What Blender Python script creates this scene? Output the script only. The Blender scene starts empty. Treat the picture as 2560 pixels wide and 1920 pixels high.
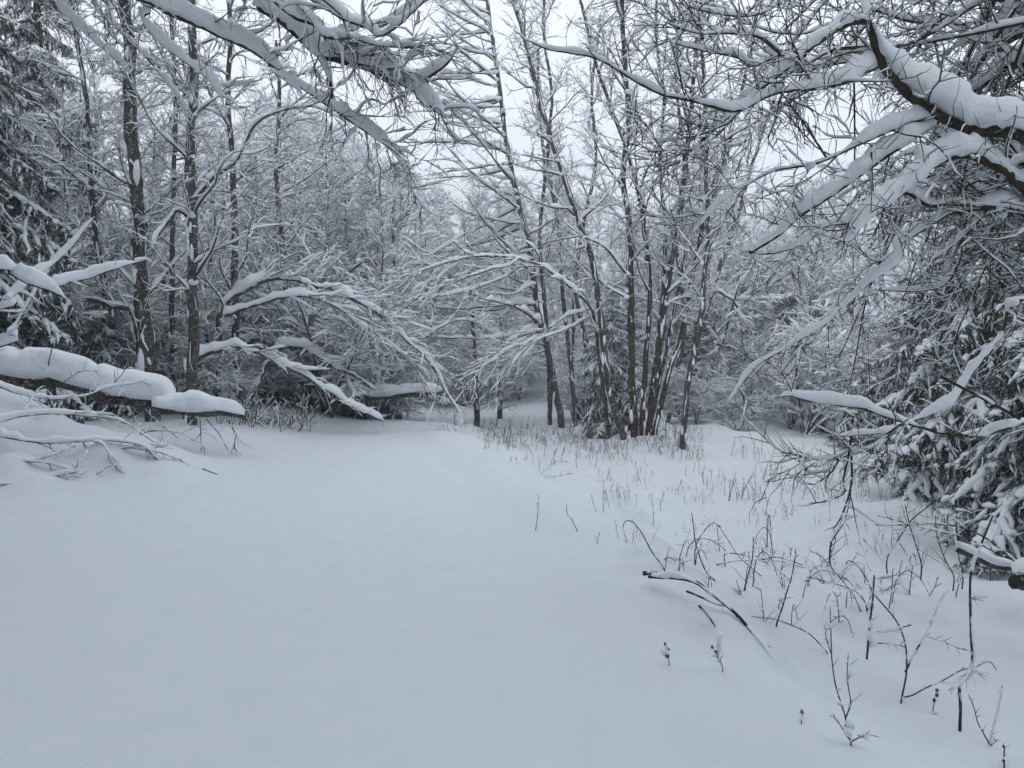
import bpy, math
import numpy as np

# ------------------------------------------------------------------ camera, world, sun
SC = bpy.context.scene
COL = SC.collection
EYE, F, CX, CY, HOR = 1.55, 1950.0, 1280.0, 960.0, 830.0      # photo is 2560 x 1920
PITCH = math.atan((CY - HOR) / F)

cam_d = bpy.data.cameras.new('camera')
cam = bpy.data.objects.new('camera', cam_d)
COL.objects.link(cam)
cam.location = (0, 0, EYE)
cam.rotation_euler = (math.pi / 2 - PITCH, 0, 0)
cam_d.sensor_width = 36.0
cam_d.lens = 36.0 * F / 2560.0
cam_d.clip_start = 0.05
cam_d.clip_end = 2000
SC.camera = cam

world = bpy.data.worlds.new('World')
SC.world = world
world.use_nodes = True
wn, wl = world.node_tree.nodes, world.node_tree.links
wn.clear()
w_out = wn.new('ShaderNodeOutputWorld')
w_bg = wn.new('ShaderNodeBackground')
w_sky = wn.new('ShaderNodeTexSky')
w_sky.sky_type = 'NISHITA'
w_sky.sun_disc = False
w_sky.sun_elevation = math.radians(38)
w_sky.sun_rotation = math.radians(200)
w_sky.dust_density = 6.0
w_mix = wn.new('ShaderNodeMixRGB')                 # a closed, even cloud deck with a little of the clear sky's gradient
w_mix.inputs[0].default_value = 0.93
w_mix.inputs[2].default_value = (6.9, 7.35, 8.0, 1)
wl.new(w_sky.outputs[0], w_mix.inputs[1])
wl.new(w_mix.outputs[0], w_bg.inputs[0])
w_bg.inputs[1].default_value = 0.15
wl.new(w_bg.outputs[0], w_out.inputs[0])

sun_d = bpy.data.lights.new('sun', 'SUN')
sun_d.energy = 0.5
sun_d.angle = math.radians(40)
sun_d.color = (1.0, 0.97, 0.93)
sun = bpy.data.objects.new('sun', sun_d)
COL.objects.link(sun)
sun.rotation_euler = (math.radians(52), 0, math.radians(-20))
sun.location = (0, 0, 40)

vs = SC.view_settings
vs.view_transform = 'Standard'
vs.look = 'None'
vs.exposure = 0.22
vs.gamma = 1.0
SC.cycles.max_bounces = 5
SC.cycles.diffuse_bounces = 3
SC.cycles.glossy_bounces = 1
SC.cycles.volume_bounces = 0
SC.cycles.transparent_max_bounces = 4

# ------------------------------------------------------------------ pixels to places
cp, sp = math.cos(PITCH), math.sin(PITCH)

def P(px, py, d):
    """point on the line of sight of a photo pixel at the forward distance d"""
    a = (px - CX) / F
    b = -(py - CY) / F
    y = cp + b * sp
    z = -sp + b * cp
    k = d / y
    return np.array([a * k, d, EYE + z * k])

CROPS = {'1': (0, 0, .4219), '2': (800, 0, .4219), '3': (1660, 0, .4219), '4': (0, 600, .4219), '5': (800, 600, .4219),
         '6': (1660, 600, .4219), '7': (1500, 1250, .4792), '8': (2000, 1100, .4943), '9': (1100, 1050, .2712), 'a': (600, 0, .2712),
         'p': (0, 0, 1.0)}

def pix(c, pts):
    ox, oy, s = CROPS[c]
    return [(ox + s * x, oy + s * y) for x, y in pts]

def tr(c, pts, d0, d1=None):
    d1 = d0 if d1 is None else d1
    q = pix(c, pts)
    n = len(q)
    return np.array([P(x, y, d0 + (d1 - d0) * i / max(1, n - 1)) for i, (x, y) in enumerate(q)])

# ------------------------------------------------------------------ noise
def _hash(ix, iy, seed):
    h = (ix.astype(np.int64) * 374761393 + iy.astype(np.int64) * 668265263 + seed * 1442695041) & 0x7fffffff
    h = ((h ^ (h >> 13)) * 1274126177) & 0x7fffffff
    return ((h ^ (h >> 16)) & 0xffff) / 65535.0

def vnoise(x, y, seed=0):
    ix, iy = np.floor(x), np.floor(y)
    fx, fy = x - ix, y - iy
    fx = fx * fx * fx * (fx * (fx * 6 - 15) + 10)
    fy = fy * fy * fy * (fy * (fy * 6 - 15) + 10)
    ix, iy = ix.astype(np.int64), iy.astype(np.int64)
    a, b = _hash(ix, iy, seed), _hash(ix + 1, iy, seed)
    c, d = _hash(ix, iy + 1, seed), _hash(ix + 1, iy + 1, seed)
    return (a * (1 - fx) + b * fx) * (1 - fy) + (c * (1 - fx) + d * fx) * fy - 0.5

def sstep(a, b, x):
    t = np.clip((x - a) / (b - a), 0, 1)
    return t * t * (3 - 2 * t)

def sm_noise(rng, N, K, cells):
    """smooth 0..1 noise along K samples"""
    cells = max(1, int(cells))
    v = rng.random((N, cells + 2))
    u = np.linspace(0, cells, K) + rng.random((N, 1)) * 0.999
    i = np.minimum(np.floor(u).astype(int), cells)
    f = u - i
    f = f * f * (3 - 2 * f)
    r = np.arange(N)[:, None]
    return v[r, i] * (1 - f) + v[r, i + 1] * f

# ------------------------------------------------------------------ ground shape
_EY = np.array([-30, 0, 2.77, 3.47, 4.5, 6.05, 8.9, 11.6, 15, 22, 40, 400.])
_EX = np.array([2.2, 1.75, 1.35, 1.15, .85, .70, .05, -.85, -1.7, -2.4, -3, -3.])
DENTS = [(P(1198, 1172, 8.9), .17, .13, .07), (P(1565, 1465, 5.0), .14, .2, .08), (P(1900, 1395, 6.0), .25, .2, .06),
         (P(2010, 1640, 4.2), .30, .25, .07), (P(1690, 1440, 5.0), .3, .2, -.09), (P(1620, 1400, 5.2), .14, .12, -.07),
         (P(1850, 1640, 4.0), .22, .18, -.08), (P(2250, 1830, 3.2), .4, .3, -.08), (P(1600, 1480, 4.7), .2, .15, .08), (P(2330, 1640, 4.2), .5, .3, -.08)]

_pr = np.random.default_rng(77)
for _ in range(70):
    _y = _pr.uniform(3.0, 12.5)
    _x = np.interp(_y, _EY, _EX) + _pr.uniform(-.3, 3.2)
    _k = _pr.uniform(.05, .14)
    DENTS.append(((_x, _y), _k, _k * _pr.uniform(.7, 1.3), _pr.choice([-1, 1]) * _pr.uniform(.015, .05)))
for _ in range(26):
    _y = _pr.uniform(3.5, 10.5)
    _k = _pr.uniform(.03, .09)
    DENTS.append(((_pr.uniform(-.55, .1) * _y, _y), _k, _k, _pr.uniform(.006, .02)))

def gz(x, y):
    x = np.asarray(x, float)
    y = np.asarray(y, float)
    s = x - np.interp(y, _EY, _EX)
    right = -.40 * sstep(-.1, 1.5, s) - .035 * np.clip(s - 1, 0, 25)
    crest = -.78 * sstep(12.6, 18.5, y) * sstep(6, -3, x - 2.0)
    z = np.minimum(right, crest) - .04 * np.exp(-((right - crest) / .12) ** 2)
    z = z + .010 * np.clip(y - 2, 0, 11) * sstep(.6, -.6, s)
    z = z + .13 * np.clip(y - 25, 0, 60) + .17 * np.clip(y - 85, 0, 120)          # the wooded rise behind
    z = z + .10 * np.clip(-5 - x, 0, 30) * sstep(8, 14, y)
    # drift under the fallen branches on the left
    nn = vnoise(x * 1.1 + 3, y * 1.1, 5) + .5 * vnoise(x * 2.7, y * 2.7 + 9, 6)
    z = z + .66 * np.exp(-((x + 5.3) / 1.35) ** 2 - ((y - 8.6) / .75) ** 2) * (1 + .9 * nn)
    z = z + .26 * np.exp(-((x + 4.5) / 1.1) ** 2 - ((y - 7.6) / .6) ** 2) * (1 + 1.9 * nn)
    z = z + .25 * sstep(-2.6, -4.2, x) * sstep(9, 10.5, y) * sstep(26, 18, y)
    # small rise the alder clump stands on
    z = z + .14 * np.exp(-((x - 2.2) / 1.3) ** 2 - ((y - 14.4) / .8) ** 2)
    # heaped edge of the path on the right
    z = z + .07 * np.exp(-((s + .2) / .4) ** 2) * (1 + 1.8 * vnoise(x * .9, y * .9, 21)) * sstep(0.5, 3, y) * sstep(14, 11, y)
    bank = sstep(-.35, .5, s) * sstep(1, 2.5, y) * sstep(22, 15, y)
    z = z + bank * (.24 * vnoise(x * 1.15, y * .85, 8) + .14 * vnoise(x * 2.4, y * 2.0, 9) + .03 * vnoise(x * 6.2, y * 5.5, 10))
    z = z + .06 * vnoise(x * .42, y * .33, 1) + .022 * vnoise(x * 1.3 + 4, y * .9, 2) + .005 * vnoise(x * 4, y * 3, 3)
    z = z + .5 * vnoise(x * .11, y * .11, 4) * sstep(16, 40, y)
    z = z + .012 * vnoise(x * 2.3 + 7, y * 1.7, 31) * sstep(1, 3, y) * sstep(16, 12, y)
    for c, rx, ry, dep in DENTS:
        m = (np.abs(x - c[0]) < 3 * rx) & (np.abs(y - c[1]) < 3 * ry)
        if m.ndim and m.any():
            z[m] -= dep * np.exp(-((x[m] - c[0]) / rx) ** 2 - ((y[m] - c[1]) / ry) ** 2)
        elif not m.ndim and m:
            z = z - dep * np.exp(-((x - c[0]) / rx) ** 2 - ((y - c[1]) / ry) ** 2)
    return z

_DD = np.arange(.8, 60, .03)
def G(px, py):
    """distance at which a photo pixel's line of sight meets the snow"""
    u = P(px, py, 1.0)
    x, z = u[0] * _DD, EYE + (u[2] - EYE) * _DD
    below = z <= gz(x, _DD)
    return float(_DD[np.argmax(below)]) if below.any() else 60.0

# ------------------------------------------------------------------ mesh helpers
def quad_mesh(name, V, Q, smooth=True, nv=4):
    me = bpy.data.meshes.new(name)
    V = np.ascontiguousarray(V, np.float32)
    Q = np.ascontiguousarray(Q, np.int32)
    me.vertices.add(len(V))
    me.vertices.foreach_set('co', V.ravel())
    me.loops.add(Q.size)
    me.loops.foreach_set('vertex_index', Q.ravel())
    me.polygons.add(len(Q))
    me.polygons.foreach_set('loop_start', np.arange(0, Q.size, nv, dtype=np.int32))
    if smooth:
        me.polygons.foreach_set('use_smooth', np.ones(len(Q), bool))
    me.update(calc_edges=True)
    return me

class MB:
    def __init__(s): s.V, s.Q, s.n = [], [], 0
    def add(s, V, Q):
        if len(V):
            s.V.append(V); s.Q.append(Q + s.n); s.n += len(V)
    def mesh(s, name, smooth=True):
        if not s.V: return None
        return quad_mesh(name, np.concatenate(s.V), np.concatenate(s.Q), smooth)

def ringfaces(N, K, S):
    n = np.arange(N)[:, None, None] * K * S
    k = np.arange(K - 1)[None, :, None] * S
    j = np.arange(S)[None, None, :]
    j2 = (j + 1) % S
    b = n + k
    return np.stack([b + j, b + j2, b + S + j2, b + S + j], -1).reshape(-1, 4)

def tang(Pts):
    t = np.gradient(Pts, axis=1)
    return t / (np.linalg.norm(t, axis=2, keepdims=True) + 1e-9)

def tubes(mb, Pts, R, S, rng=None, rough=0.0):
    N, K, _ = Pts.shape
    if N == 0: return
    t = tang(Pts)
    ref = np.zeros((N, 1, 3))
    mt = np.abs(t.mean(1))
    ref[np.arange(N), 0, np.argmin(mt, 1)] = 1
    a = np.cross(t, np.broadcast_to(ref, t.shape))
    a /= np.linalg.norm(a, axis=2, keepdims=True) + 1e-9
    b = np.cross(t, a)
    ph = np.arange(S) * 2 * math.pi / S
    rr = np.broadcast_to(R[:, :, None], (N, K, S))
    if rough and rng is not None:
        rr = rr * (1 + rough * (rng.random((N, K, S)) - .5))
    V = Pts[:, :, None, :] + rr[..., None] * (np.cos(ph)[None, None, :, None] * a[:, :, None, :] + np.sin(ph)[None, None, :, None] * b[:, :, None, :])
    mb.add(V.reshape(-1, 3), ringfaces(N, K, S))

RING_LO = np.array([(-1, 0), (-.72, .8), (.1, 1.05), (.8, .7), (1, 0)])
RING_T = np.array([(-1, 0), (-.35, 1), (.45, .95), (1, 0)])
RING_HI = np.array([(-.95, 0), (-1.08, .25), (-.98, .56), (-.62, .86), (0, 1), (.62, .86), (.98, .56), (1.08, .25), (.95, 0), (0, .1)])

def caps(mb, rng, Pts, R, S=1.0, floor=0.0, hi=False, cov=.25, lump=.25, maxd=.22, wide=.3, tiny=False, ring=None, cap0=.028):
    """snow lying along branches: deep where level, thin or in patches where steep"""
    N, K, _ = Pts.shape
    if N == 0 or S <= 0: return
    t = tang(Pts)
    c = np.hypot(t[..., 0], t[..., 1])
    Z = np.array([0, 0, 1.0])
    U = Z - .92 * t[..., 2:3] * t
    U /= np.linalg.norm(U, axis=2, keepdims=True) + 1e-9
    W = np.cross(t, U)
    W /= np.linalg.norm(W, axis=2, keepdims=True) + 1e-9
    L = np.linalg.norm(np.diff(Pts, axis=1), axis=2).sum(1).mean()
    if hi:
        n = .52 * sm_noise(rng, N, K, L / lump) + .28 * sm_noise(rng, N, K, L / (lump * .42)) + .20 * sm_noise(rng, N, K, L / (lump * .18))
    else:
        n = sm_noise(rng, N, K, min(K - 1, max(1, L / (lump * .45))))
    n = (n - .5) * (1.45 if hi else 1.2) + .5
    dep = np.minimum(np.clip(S * (.007 + 2.3 * R), 0, maxd), cap0 + 4.6 * R)
    f = sstep(.22, .80, c)
    amt = f * np.clip((n - cov) * 1.5 + .12, 0, 1.7)
    if floor:
        amt = amt + floor * np.clip((sm_noise(rng, N, K, L / .16) - .45) * 3, 0, 1)
    H = dep * amt
    if hi:
        sl = np.linspace(0, 1, K)[None] * L
        H = H * np.clip(sl / .10 + .35, 0, 1) * np.sqrt(np.clip((L - sl) / min(.16, L * .4), .02, 1))
    else:
        H[:, -1] *= .15
    w = R * 1.02 + H * wide
    if ring is None: ring = RING_HI if hi else (RING_T if tiny else RING_LO)
    M = len(ring)
    gone = H < .0012
    w = np.where(gone, 0, w)
    Hh = np.where(gone, 0, H)
    jit = (sm_noise(rng, N, K, max(1, L / .12)) - .5) * H * .5
    x = ring[:, 0][None, None] * w[..., None] + jit[..., None]
    y = ring[:, 1][None, None] * Hh[..., None] + np.where(gone, 0, R * .45)[..., None]
    if hi:
        sm = lambda a: (a + .7 * (np.roll(a, 1, 1) + np.roll(a, -1, 1))) / 1.6
        x = x * (1 + .16 * sm(rng.random((N, K, M)) - .5))
        y = y * (1 + .08 * sm(rng.random((N, K, M)) - .5))
        low = np.where(ring[:, 1] < .2, 1, 0)[None, None]
        y = y - low * (rng.random((N, K, M)) ** 2) * np.minimum(R * 1.1, .03)[..., None] * (~gone)[..., None]
    V = Pts[:, :, None, :] + x[..., None] * W[:, :, None, :] + y[..., None] * U[:, :, None, :]
    keep = ~(gone[:, :-1] & gone[:, 1:]) | hi
    Q = ringfaces(N, K, M).reshape(N, K - 1, M, 4)[keep].reshape(-1, 4)
    if not len(Q): return
    used, inv = np.unique(Q, return_inverse=True)
    mb.add(V.reshape(-1, 3)[used], inv.reshape(-1, 4))

def _cubesphere(n):
    vs_, qs, idx = [], [], {}
    g = np.tan(np.linspace(-math.pi / 4, math.pi / 4, n + 1))
    for ax in range(3):
        for sg in (-1, 1):
            ids = np.zeros((n + 1, n + 1), int)
            for i in range(n + 1):
                for j in range(n + 1):
                    v = [0, 0, 0]
                    v[ax] = sg; v[(ax + 1) % 3] = g[i] * sg; v[(ax + 2) % 3] = g[j]
                    k = tuple(np.round(v, 5))
                    if k not in idx:
                        idx[k] = len(vs_); vs_.append(np.array(v) / np.linalg.norm(v))
                    ids[i, j] = idx[k]
            for i in range(n):
                for j in range(n):
                    qs.append((ids[i, j], ids[i + 1, j], ids[i + 1, j + 1], ids[i, j + 1]))
    return np.array(vs_), np.array(qs)
SPH = {n: _cubesphere(n) for n in (2, 3, 5)}

def blobs(mb, rng, C, rad, n=3, squash=.75, rough=.25):
    C = np.atleast_2d(C)
    N = len(C)
    if N == 0: return
    V, Q = SPH[n]
    rad = np.broadcast_to(np.asarray(rad, float), (N,))
    d = rng.normal(size=(N, 4, 3))
    d /= np.linalg.norm(d, axis=2, keepdims=True)
    k = 1 + rough * np.einsum('vj,naj->nva', V, d).clip(-1, 1).__pow__(3).sum(2)
    s = rad[:, None, None] * np.stack([np.ones(N) * 1.0 + .4 * rng.random(N), .8 + .4 * rng.random(N), squash * np.ones(N)], -1)[:, None, :]
    a = rng.random(N) * 6.28
    X = V[None] * k[..., None] * s
    x = X[..., 0] * np.cos(a)[:, None] - X[..., 1] * np.sin(a)[:, None]
    y = X[..., 0] * np.sin(a)[:, None] + X[..., 1] * np.cos(a)[:, None]
    X = np.stack([x, y, X[..., 2]], -1) + C[:, None, :]
    mb.add(X.reshape(-1, 3), (Q[None] + (np.arange(N) * len(V))[:, None, None]).reshape(-1, 4))

def spline(pts, ds):
    """Catmull-Rom through pts, resampled evenly"""
    pts = np.asarray(pts, float)
    if len(pts) == 2:
        q = pts
        dense = np.linspace(pts[0], pts[1], 12)
    else:
        q = np.vstack([2 * pts[0] - pts[1], pts, 2 * pts[-1] - pts[-2]])
        seg = []
        u = np.linspace(0, 1, 12, endpoint=False)[:, None]
        for i in range(1, len(q) - 2):
            a, b, c, d = q[i - 1], q[i], q[i + 1], q[i + 2]
            seg.append(.5 * (2 * b + (c - a) * u + (2 * a - 5 * b + 4 * c - d) * u ** 2 + (3 * b - a - 3 * c + d) * u ** 3))
        dense = np.vstack(seg + [pts[-1:]])
    s = np.r_[0, np.cumsum(np.linalg.norm(np.diff(dense, axis=0), axis=1))]
    n = max(4, int(s[-1] / ds) + 1)
    u = np.linspace(0, s[-1], n)
    return np.stack([np.interp(u, s, dense[:, k]) for k in range(3)], 1)

def wobble(rng, pts, amp, L=.25):
    n = len(pts)
    tot = np.linalg.norm(np.diff(pts, axis=0), axis=1).sum()
    w = np.stack([sm_noise(rng, 1, n, tot / L)[0] - .5 for _ in range(3)], 1)
    w = w - np.linspace(w[0], w[-1], n)
    return pts + w * amp * 2

def grow(rng, Pp, Rp, n, t0, t1, L0, L1, a0, a1, K, up=0.0, jit=.25, rr=.6, rmin=.003, flat=0.0, tl=.5, rk=.0085, bias=None):
    """n children on every parent branch; returns points, radii"""
    N, Kp, _ = Pp.shape
    if N * n == 0: return np.zeros((0, K, 3)), np.zeros((0, K))
    M = N * n
    pi = np.repeat(np.arange(N), n)
    t = t0 + (t1 - t0) * ((np.tile(np.arange(n), N) + rng.random(M)) / n)
    u = t * (Kp - 1)
    i = np.minimum(u.astype(int), Kp - 2)
    f = (u - i)[:, None]
    base = Pp[pi, i] * (1 - f) + Pp[pi, i + 1] * f
    rb = Rp[pi, i] * (1 - f[:, 0]) + Rp[pi, i + 1] * f[:, 0]
    tg = Pp[pi, i + 1] - Pp[pi, i]
    tg /= np.linalg.norm(tg, axis=1, keepdims=True) + 1e-9
    v = rng.normal(size=(M, 3))
    v[:, 2] *= (1 - flat)
    if bias is not None: v += np.array(bias)
    v -= (v * tg).sum(1, keepdims=True) * tg
    v /= np.linalg.norm(v, axis=1, keepdims=True) + 1e-9
    a = a0 + (a1 - a0) * rng.random(M)
    d = np.cos(a)[:, None] * tg + np.sin(a)[:, None] * v
    L = (L0 + (L1 - L0) * rng.random(M)) * (1 - tl * t)
    st = (L / (K - 1))[:, None]
    pts = np.zeros((M, K, 3))
    p = base
    pts[:, 0] = p
    for k in range(1, K):
        d = d + rng.normal(size=(M, 3)) * jit
        d[:, 2] += up
        d /= np.linalg.norm(d, axis=1, keepdims=True) + 1e-9
        p = p + d * st
        pts[:, k] = p
    r0 = np.maximum(rmin, np.minimum(rb * rr, rk * L + rmin * .6))
    R = r0[:, None] * np.linspace(1, .35, K)[None]
    R = np.maximum(R, rmin * .6)
    R[:, -1] *= .5
    return pts, R

# ------------------------------------------------------------------ materials
def mat(name, build):
    m = bpy.data.materials.new(name)
    m.use_nodes = True
    nt = m.node_tree
    nt.nodes.clear()
    o = nt.nodes.new('ShaderNodeOutputMaterial')
    b = nt.nodes.new('ShaderNodeBsdfPrincipled')
    nt.links.new(b.outputs[0], o.inputs[0])
    build(nt, b)
    return m

def noise_node(nt, scale, detail=3, rough=.55, coord='Object', vec_scale=None):
    tc = nt.nodes.new('ShaderNodeTexCoord')
    n = nt.nodes.new('ShaderNodeTexNoise')
    n.inputs['Scale'].default_value = scale
    n.inputs['Detail'].default_value = detail
    n.inputs['Roughness'].default_value = rough
    if vec_scale:
        mp = nt.nodes.new('ShaderNodeMapping')
        mp.inputs['Scale'].default_value = vec_scale
        nt.links.new(tc.outputs[coord], mp.inputs[0])
        nt.links.new(mp.outputs[0], n.inputs['Vector'])
    else:
        nt.links.new(tc.outputs[coord], n.inputs['Vector'])
    return n

def ramp(nt, src, stops):
    r = nt.nodes.new('ShaderNodeValToRGB')
    e = r.color_ramp.elements
    while len(e) < len(stops): e.new(.5)
    for k, (pos, c) in enumerate(stops):
        e[k].position = pos
        e[k].color = (*c, 1) if len(c) == 3 else c
    nt.links.new(src, r.inputs[0])
    return r

def snow_build(bump=.12, scale=60, c0=(.78, .82, .855), c1=(.83, .86, .885)):
    def f(nt, b):
        n0 = noise_node(nt, 5, 3)
        r = ramp(nt, n0.outputs[0], [(.3, c0), (.7, c1)])
        nt.links.new(r.outputs[0], b.inputs['Base Color'])
        b.inputs['Roughness'].default_value = .85
        b.inputs['Specular IOR Level'].default_value = .12
        n1 = noise_node(nt, scale, 4, .6)
        bp = nt.nodes.new('ShaderNodeBump')
        bp.inputs['Strength'].default_value = bump
        bp.inputs['Distance'].default_value = .02
        nt.links.new(n1.outputs[0], bp.inputs['Height'])
        nt.links.new(bp.outputs[0], b.inputs['Normal'])
    return f
M_SNOW = mat('snow', snow_build(.45, 30))
M_GROUND = mat('shaded_ground_snow', snow_build(.30, 48, (.665, .71, .75), (.70, .74, .775)))  # same snow as on the branches, colour lowered to stand in for shade

def bark_build(dark, mid, light, dust=.60, sc=14, red=None):
    def f(nt, b):
        n = noise_node(nt, sc, 5, .65, vec_scale=(1, 1, .45))
        r = ramp(nt, n.outputs[0], [(.34, dark), (.52, mid), (.72, light)])
        col = r.outputs[0]
        if red:
            tc = nt.nodes.new('ShaderNodeTexCoord')
            sx = nt.nodes.new('ShaderNodeSeparateXYZ')
            nt.links.new(tc.outputs['Object'], sx.inputs[0])
            nr = noise_node(nt, 3.0, 3)
            ad = nt.nodes.new('ShaderNodeMath'); ad.operation = 'MULTIPLY_ADD'
            nt.links.new(nr.outputs[0], ad.inputs[0]); ad.inputs[1].default_value = .9
            nt.links.new(sx.outputs[2], ad.inputs[2])
            rr = ramp(nt, ad.outputs[0], [(.95, (1, 1, 1)), (1.0, (0, 0, 0))])
            rr.color_ramp.elements[0].position = .75
            mx = nt.nodes.new('ShaderNodeMixRGB')
            nt.links.new(rr.outputs[0], mx.inputs[0])
            nt.links.new(col, mx.inputs[1])
            mx.inputs[2].default_value = (*red, 1)
            col = mx.outputs[0]
        nd = noise_node(nt, 34, 3, .7)
        rd = ramp(nt, nd.outputs[0], [(dust, (0, 0, 0)), (dust + .06, (1, 1, 1))])
        mx = nt.nodes.new('ShaderNodeMixRGB')
        nt.links.new(rd.outputs[0], mx.inputs[0])
        nt.links.new(col, mx.inputs[1])
        mx.inputs[2].default_value = (.6, .63, .66, 1)      # clinging flakes
        nt.links.new(mx.outputs[0], b.inputs['Base Color'])
        b.inputs['Roughness'].default_value = .9
        b.inputs['Specular IOR Level'].default_value = .15
        bp = nt.nodes.new('ShaderNodeBump')
        bp.inputs['Strength'].default_value = .6
        bp.inputs['Distance'].default_value = .012
        nt.links.new(n.outputs[0], bp.inputs['Height'])
        nt.links.new(bp.outputs[0], b.inputs['Normal'])
    return f
M_BARK = mat('alder_bark', bark_build((.026, .021, .018), (.068, .058, .050), (.14, .13, .112), .60))
M_MOSS = mat('mossy_bark', bark_build((.02, .016, .012), (.055, .044, .028), (.085, .08, .04), .70, 22))
M_TWIG = mat('dark_twig', bark_build((.018, .014, .013), (.04, .032, .028), (.065, .055, .048), .66, 30))
M_RED = mat('wet_alder_bark', bark_build((.022, .017, .014), (.05, .042, .035), (.095, .088, .076), .62, 14, (.045, .026, .020)))
M_BG = mat('thicket_bark', bark_build((.03, .026, .023), (.06, .053, .047), (.10, .093, .085), .60))
M_STEM = mat('sapling_bark', bark_build((.03, .024, .022), (.055, .045, .04), (.09, .08, .072), .60, 40))
M_STRAW = mat('dry_stalk', bark_build((.07, .058, .045), (.12, .10, .08), (.17, .145, .115), .58, 40))
def needle_build(nt, b):
    n = noise_node(nt, 9, 3)
    r = ramp(nt, n.outputs[0], [(.3, (.012, .020, .013)), (.7, (.035, .050, .030))])
    nt.links.new(r.outputs[0], b.inputs['Base Color'])
    b.inputs['Roughness'].default_value = .6
    b.inputs['Specular IOR Level'].default_value = .25
M_NEEDLE = mat('spruce_needles', needle_build)

# ------------------------------------------------------------------ object helpers
def obj(name, me, m=None, parent=None, off=None):
    if me is None: return None
    o = bpy.data.objects.new(name, me)
    COL.objects.link(o)
    if m is not None and not me.materials: me.materials.append(m)
    if parent is not None: o.parent = parent
    return o

def thing(name, label, cat, loc, group=None):
    o = bpy.data.objects.new(name, None)
    COL.objects.link(o)
    o.empty_display_size = .1
    o.location = loc
    o['label'] = label
    o['category'] = cat
    if group: o['group'] = group
    return o

def copy_tree(o, parent=None):
    c = o.copy()
    COL.objects.link(c)
    c.parent = parent
    for ch in o.children: copy_tree(ch, c)
    return c

def branch_part(root, name, rng, pts, r0, r1, levels, base, S=1.0, m=M_BARK, hi=True, S0=8, floor=0.0, cov=.2, lump=.3,
                wob=1.0, clumps=0, maxd=.22, wide=.34, twS=1.0, endcap=False, rough=.12, twc=.27):
    """one limb, stem or trunk with everything that grows on it; its snow is a child"""
    pts = wobble(rng, pts, min(.03, wob * r0 * .5)) - base
    n = len(pts)
    R = r0 + (r1 - r0) * np.linspace(0, 1, n) ** .85
    if not endcap: R[-1] *= .5
    A, RA = pts[None], R[None]
    wood, snow = MB(), MB()
    if endcap:
        A2 = np.concatenate([A, A[:, -1:] + (A[:, -1:] - A[:, -2:-1]) * .02], 1)
        tubes(wood, A2, np.concatenate([RA, RA[:, -1:] * .03], 1), S0, rng, rough)
    else:
        tubes(wood, A, RA, S0, rng, rough)
    caps(snow, rng, A, RA, S, floor, hi, cov, lump, maxd, wide)
    prev = [(A, RA)]
    for li, lv in enumerate(levels):
        nxt = []
        for (pp, rr_) in prev:
            q, r = grow(rng, pp, rr_, **lv)
            tubes(wood, q, r, 5 if li == 0 and hi else 3)
            caps(snow, rng, q, r, (1.5 if li == 0 else 1.5) * (twS if li == 0 else 1), 0, False, .30 if li == 0 else twc, .2, maxd, .30, tiny=li > 0)
            if clumps and li == 0 and len(q):
                k = rng.random(len(q)) < clumps
                cc = q[k, 1]
                blobs(snow, rng, cc + np.array([0, 0, .02]), (.012 + .025 * rng.random(k.sum()) ** 2), 3)
            nxt.append((q, r))
        prev = nxt
    o = obj(name, wood.mesh(name), m, root)
    s = obj('snow', snow.mesh('snow'), M_SNOW, o)
    return o, (A + base, RA)

PI = math.pi
def lv(n, t0, t1, L0, L1, a0, a1, K, **k):
    return dict(n=n, t0=t0, t1=t1, L0=L0, L1=L1, a0=math.radians(a0), a1=math.radians(a1), K=K, **k)

def tree(name, label, cat, pts, r0, r1, nl, limb, levels, seed, S=1.0, m=M_BARK, group=None, ds=.12, floor=.5, base=None, root=None,
         hi=True, twS=1.0, stem='trunk', clumps=0, lmin=.6):
    """trunk through the traced points, limbs grown from it, each limb its own part"""
    rng = np.random.default_rng(seed)
    T = spline(pts, ds)
    if base is None: base = T[0].copy()
    if root is None: root = thing(name, label, cat, base, group)
    T[0] -= np.array([0, 0, .25])
    o, (A, RA) = branch_part(root, stem, rng, T, r0, r1, [], base, S * .55, m, True, 9, floor * .4, .30, .25, maxd=.06, wob=.35)
    q, r = grow(rng, A, RA, nl, **limb)
    # snow plastered on the windward bark and caught in the forks
    n = len(T)
    L = np.linalg.norm(np.diff(T, axis=0), axis=1).sum()
    npatch = int(min(L, 8) * 4)
    ti = rng.integers(1, max(2, int(n * .85)), npatch)
    tg = tang(A)[0]
    az = rng.normal(size=npatch) * .75 + 2.2
    side = np.stack([np.cos(az), -np.abs(np.sin(az)) * .9, 0 * az], 1)
    side -= (side * tg[ti]).sum(1, keepdims=True) * tg[ti]
    side /= np.linalg.norm(side, axis=1, keepdims=True)
    pr = .004 + .32 * RA[0, ti] * rng.random(npatch) ** 2
    pm = MB()
    blobs(pm, rng, A[0, ti] - base + side * (RA[0, ti] * .92)[:, None] + rng.normal(size=(npatch, 3)) * (0, 0, .06), pr, 3, 4.0, .8)
    fk = rng.random(len(q)) < .6
    if fk.any(): blobs(pm, rng, q[fk, 0] - base + (q[fk, 1] - q[fk, 0]) * .35 + (0, 0, .012), np.minimum(.07, r[fk, 0] * 1.5 + .012 + .015 * rng.random(fk.sum())), 3, .8, .3)
    sp_o = obj('snow_patches', pm.mesh('snow_patches'), M_SNOW, o)
    if sp_o: sp_o['kind'] = 'stuff'
    for k in range(len(q)):
        P_ = spline(q[k], .17)
        branch_part(root, 'limb', rng, P_, r[k, 0], max(.003, r[k, -1]), levels, base, S, m, True, 5, .0, .22, .22, twS=twS, clumps=clumps)
    return root, A, RA

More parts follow.
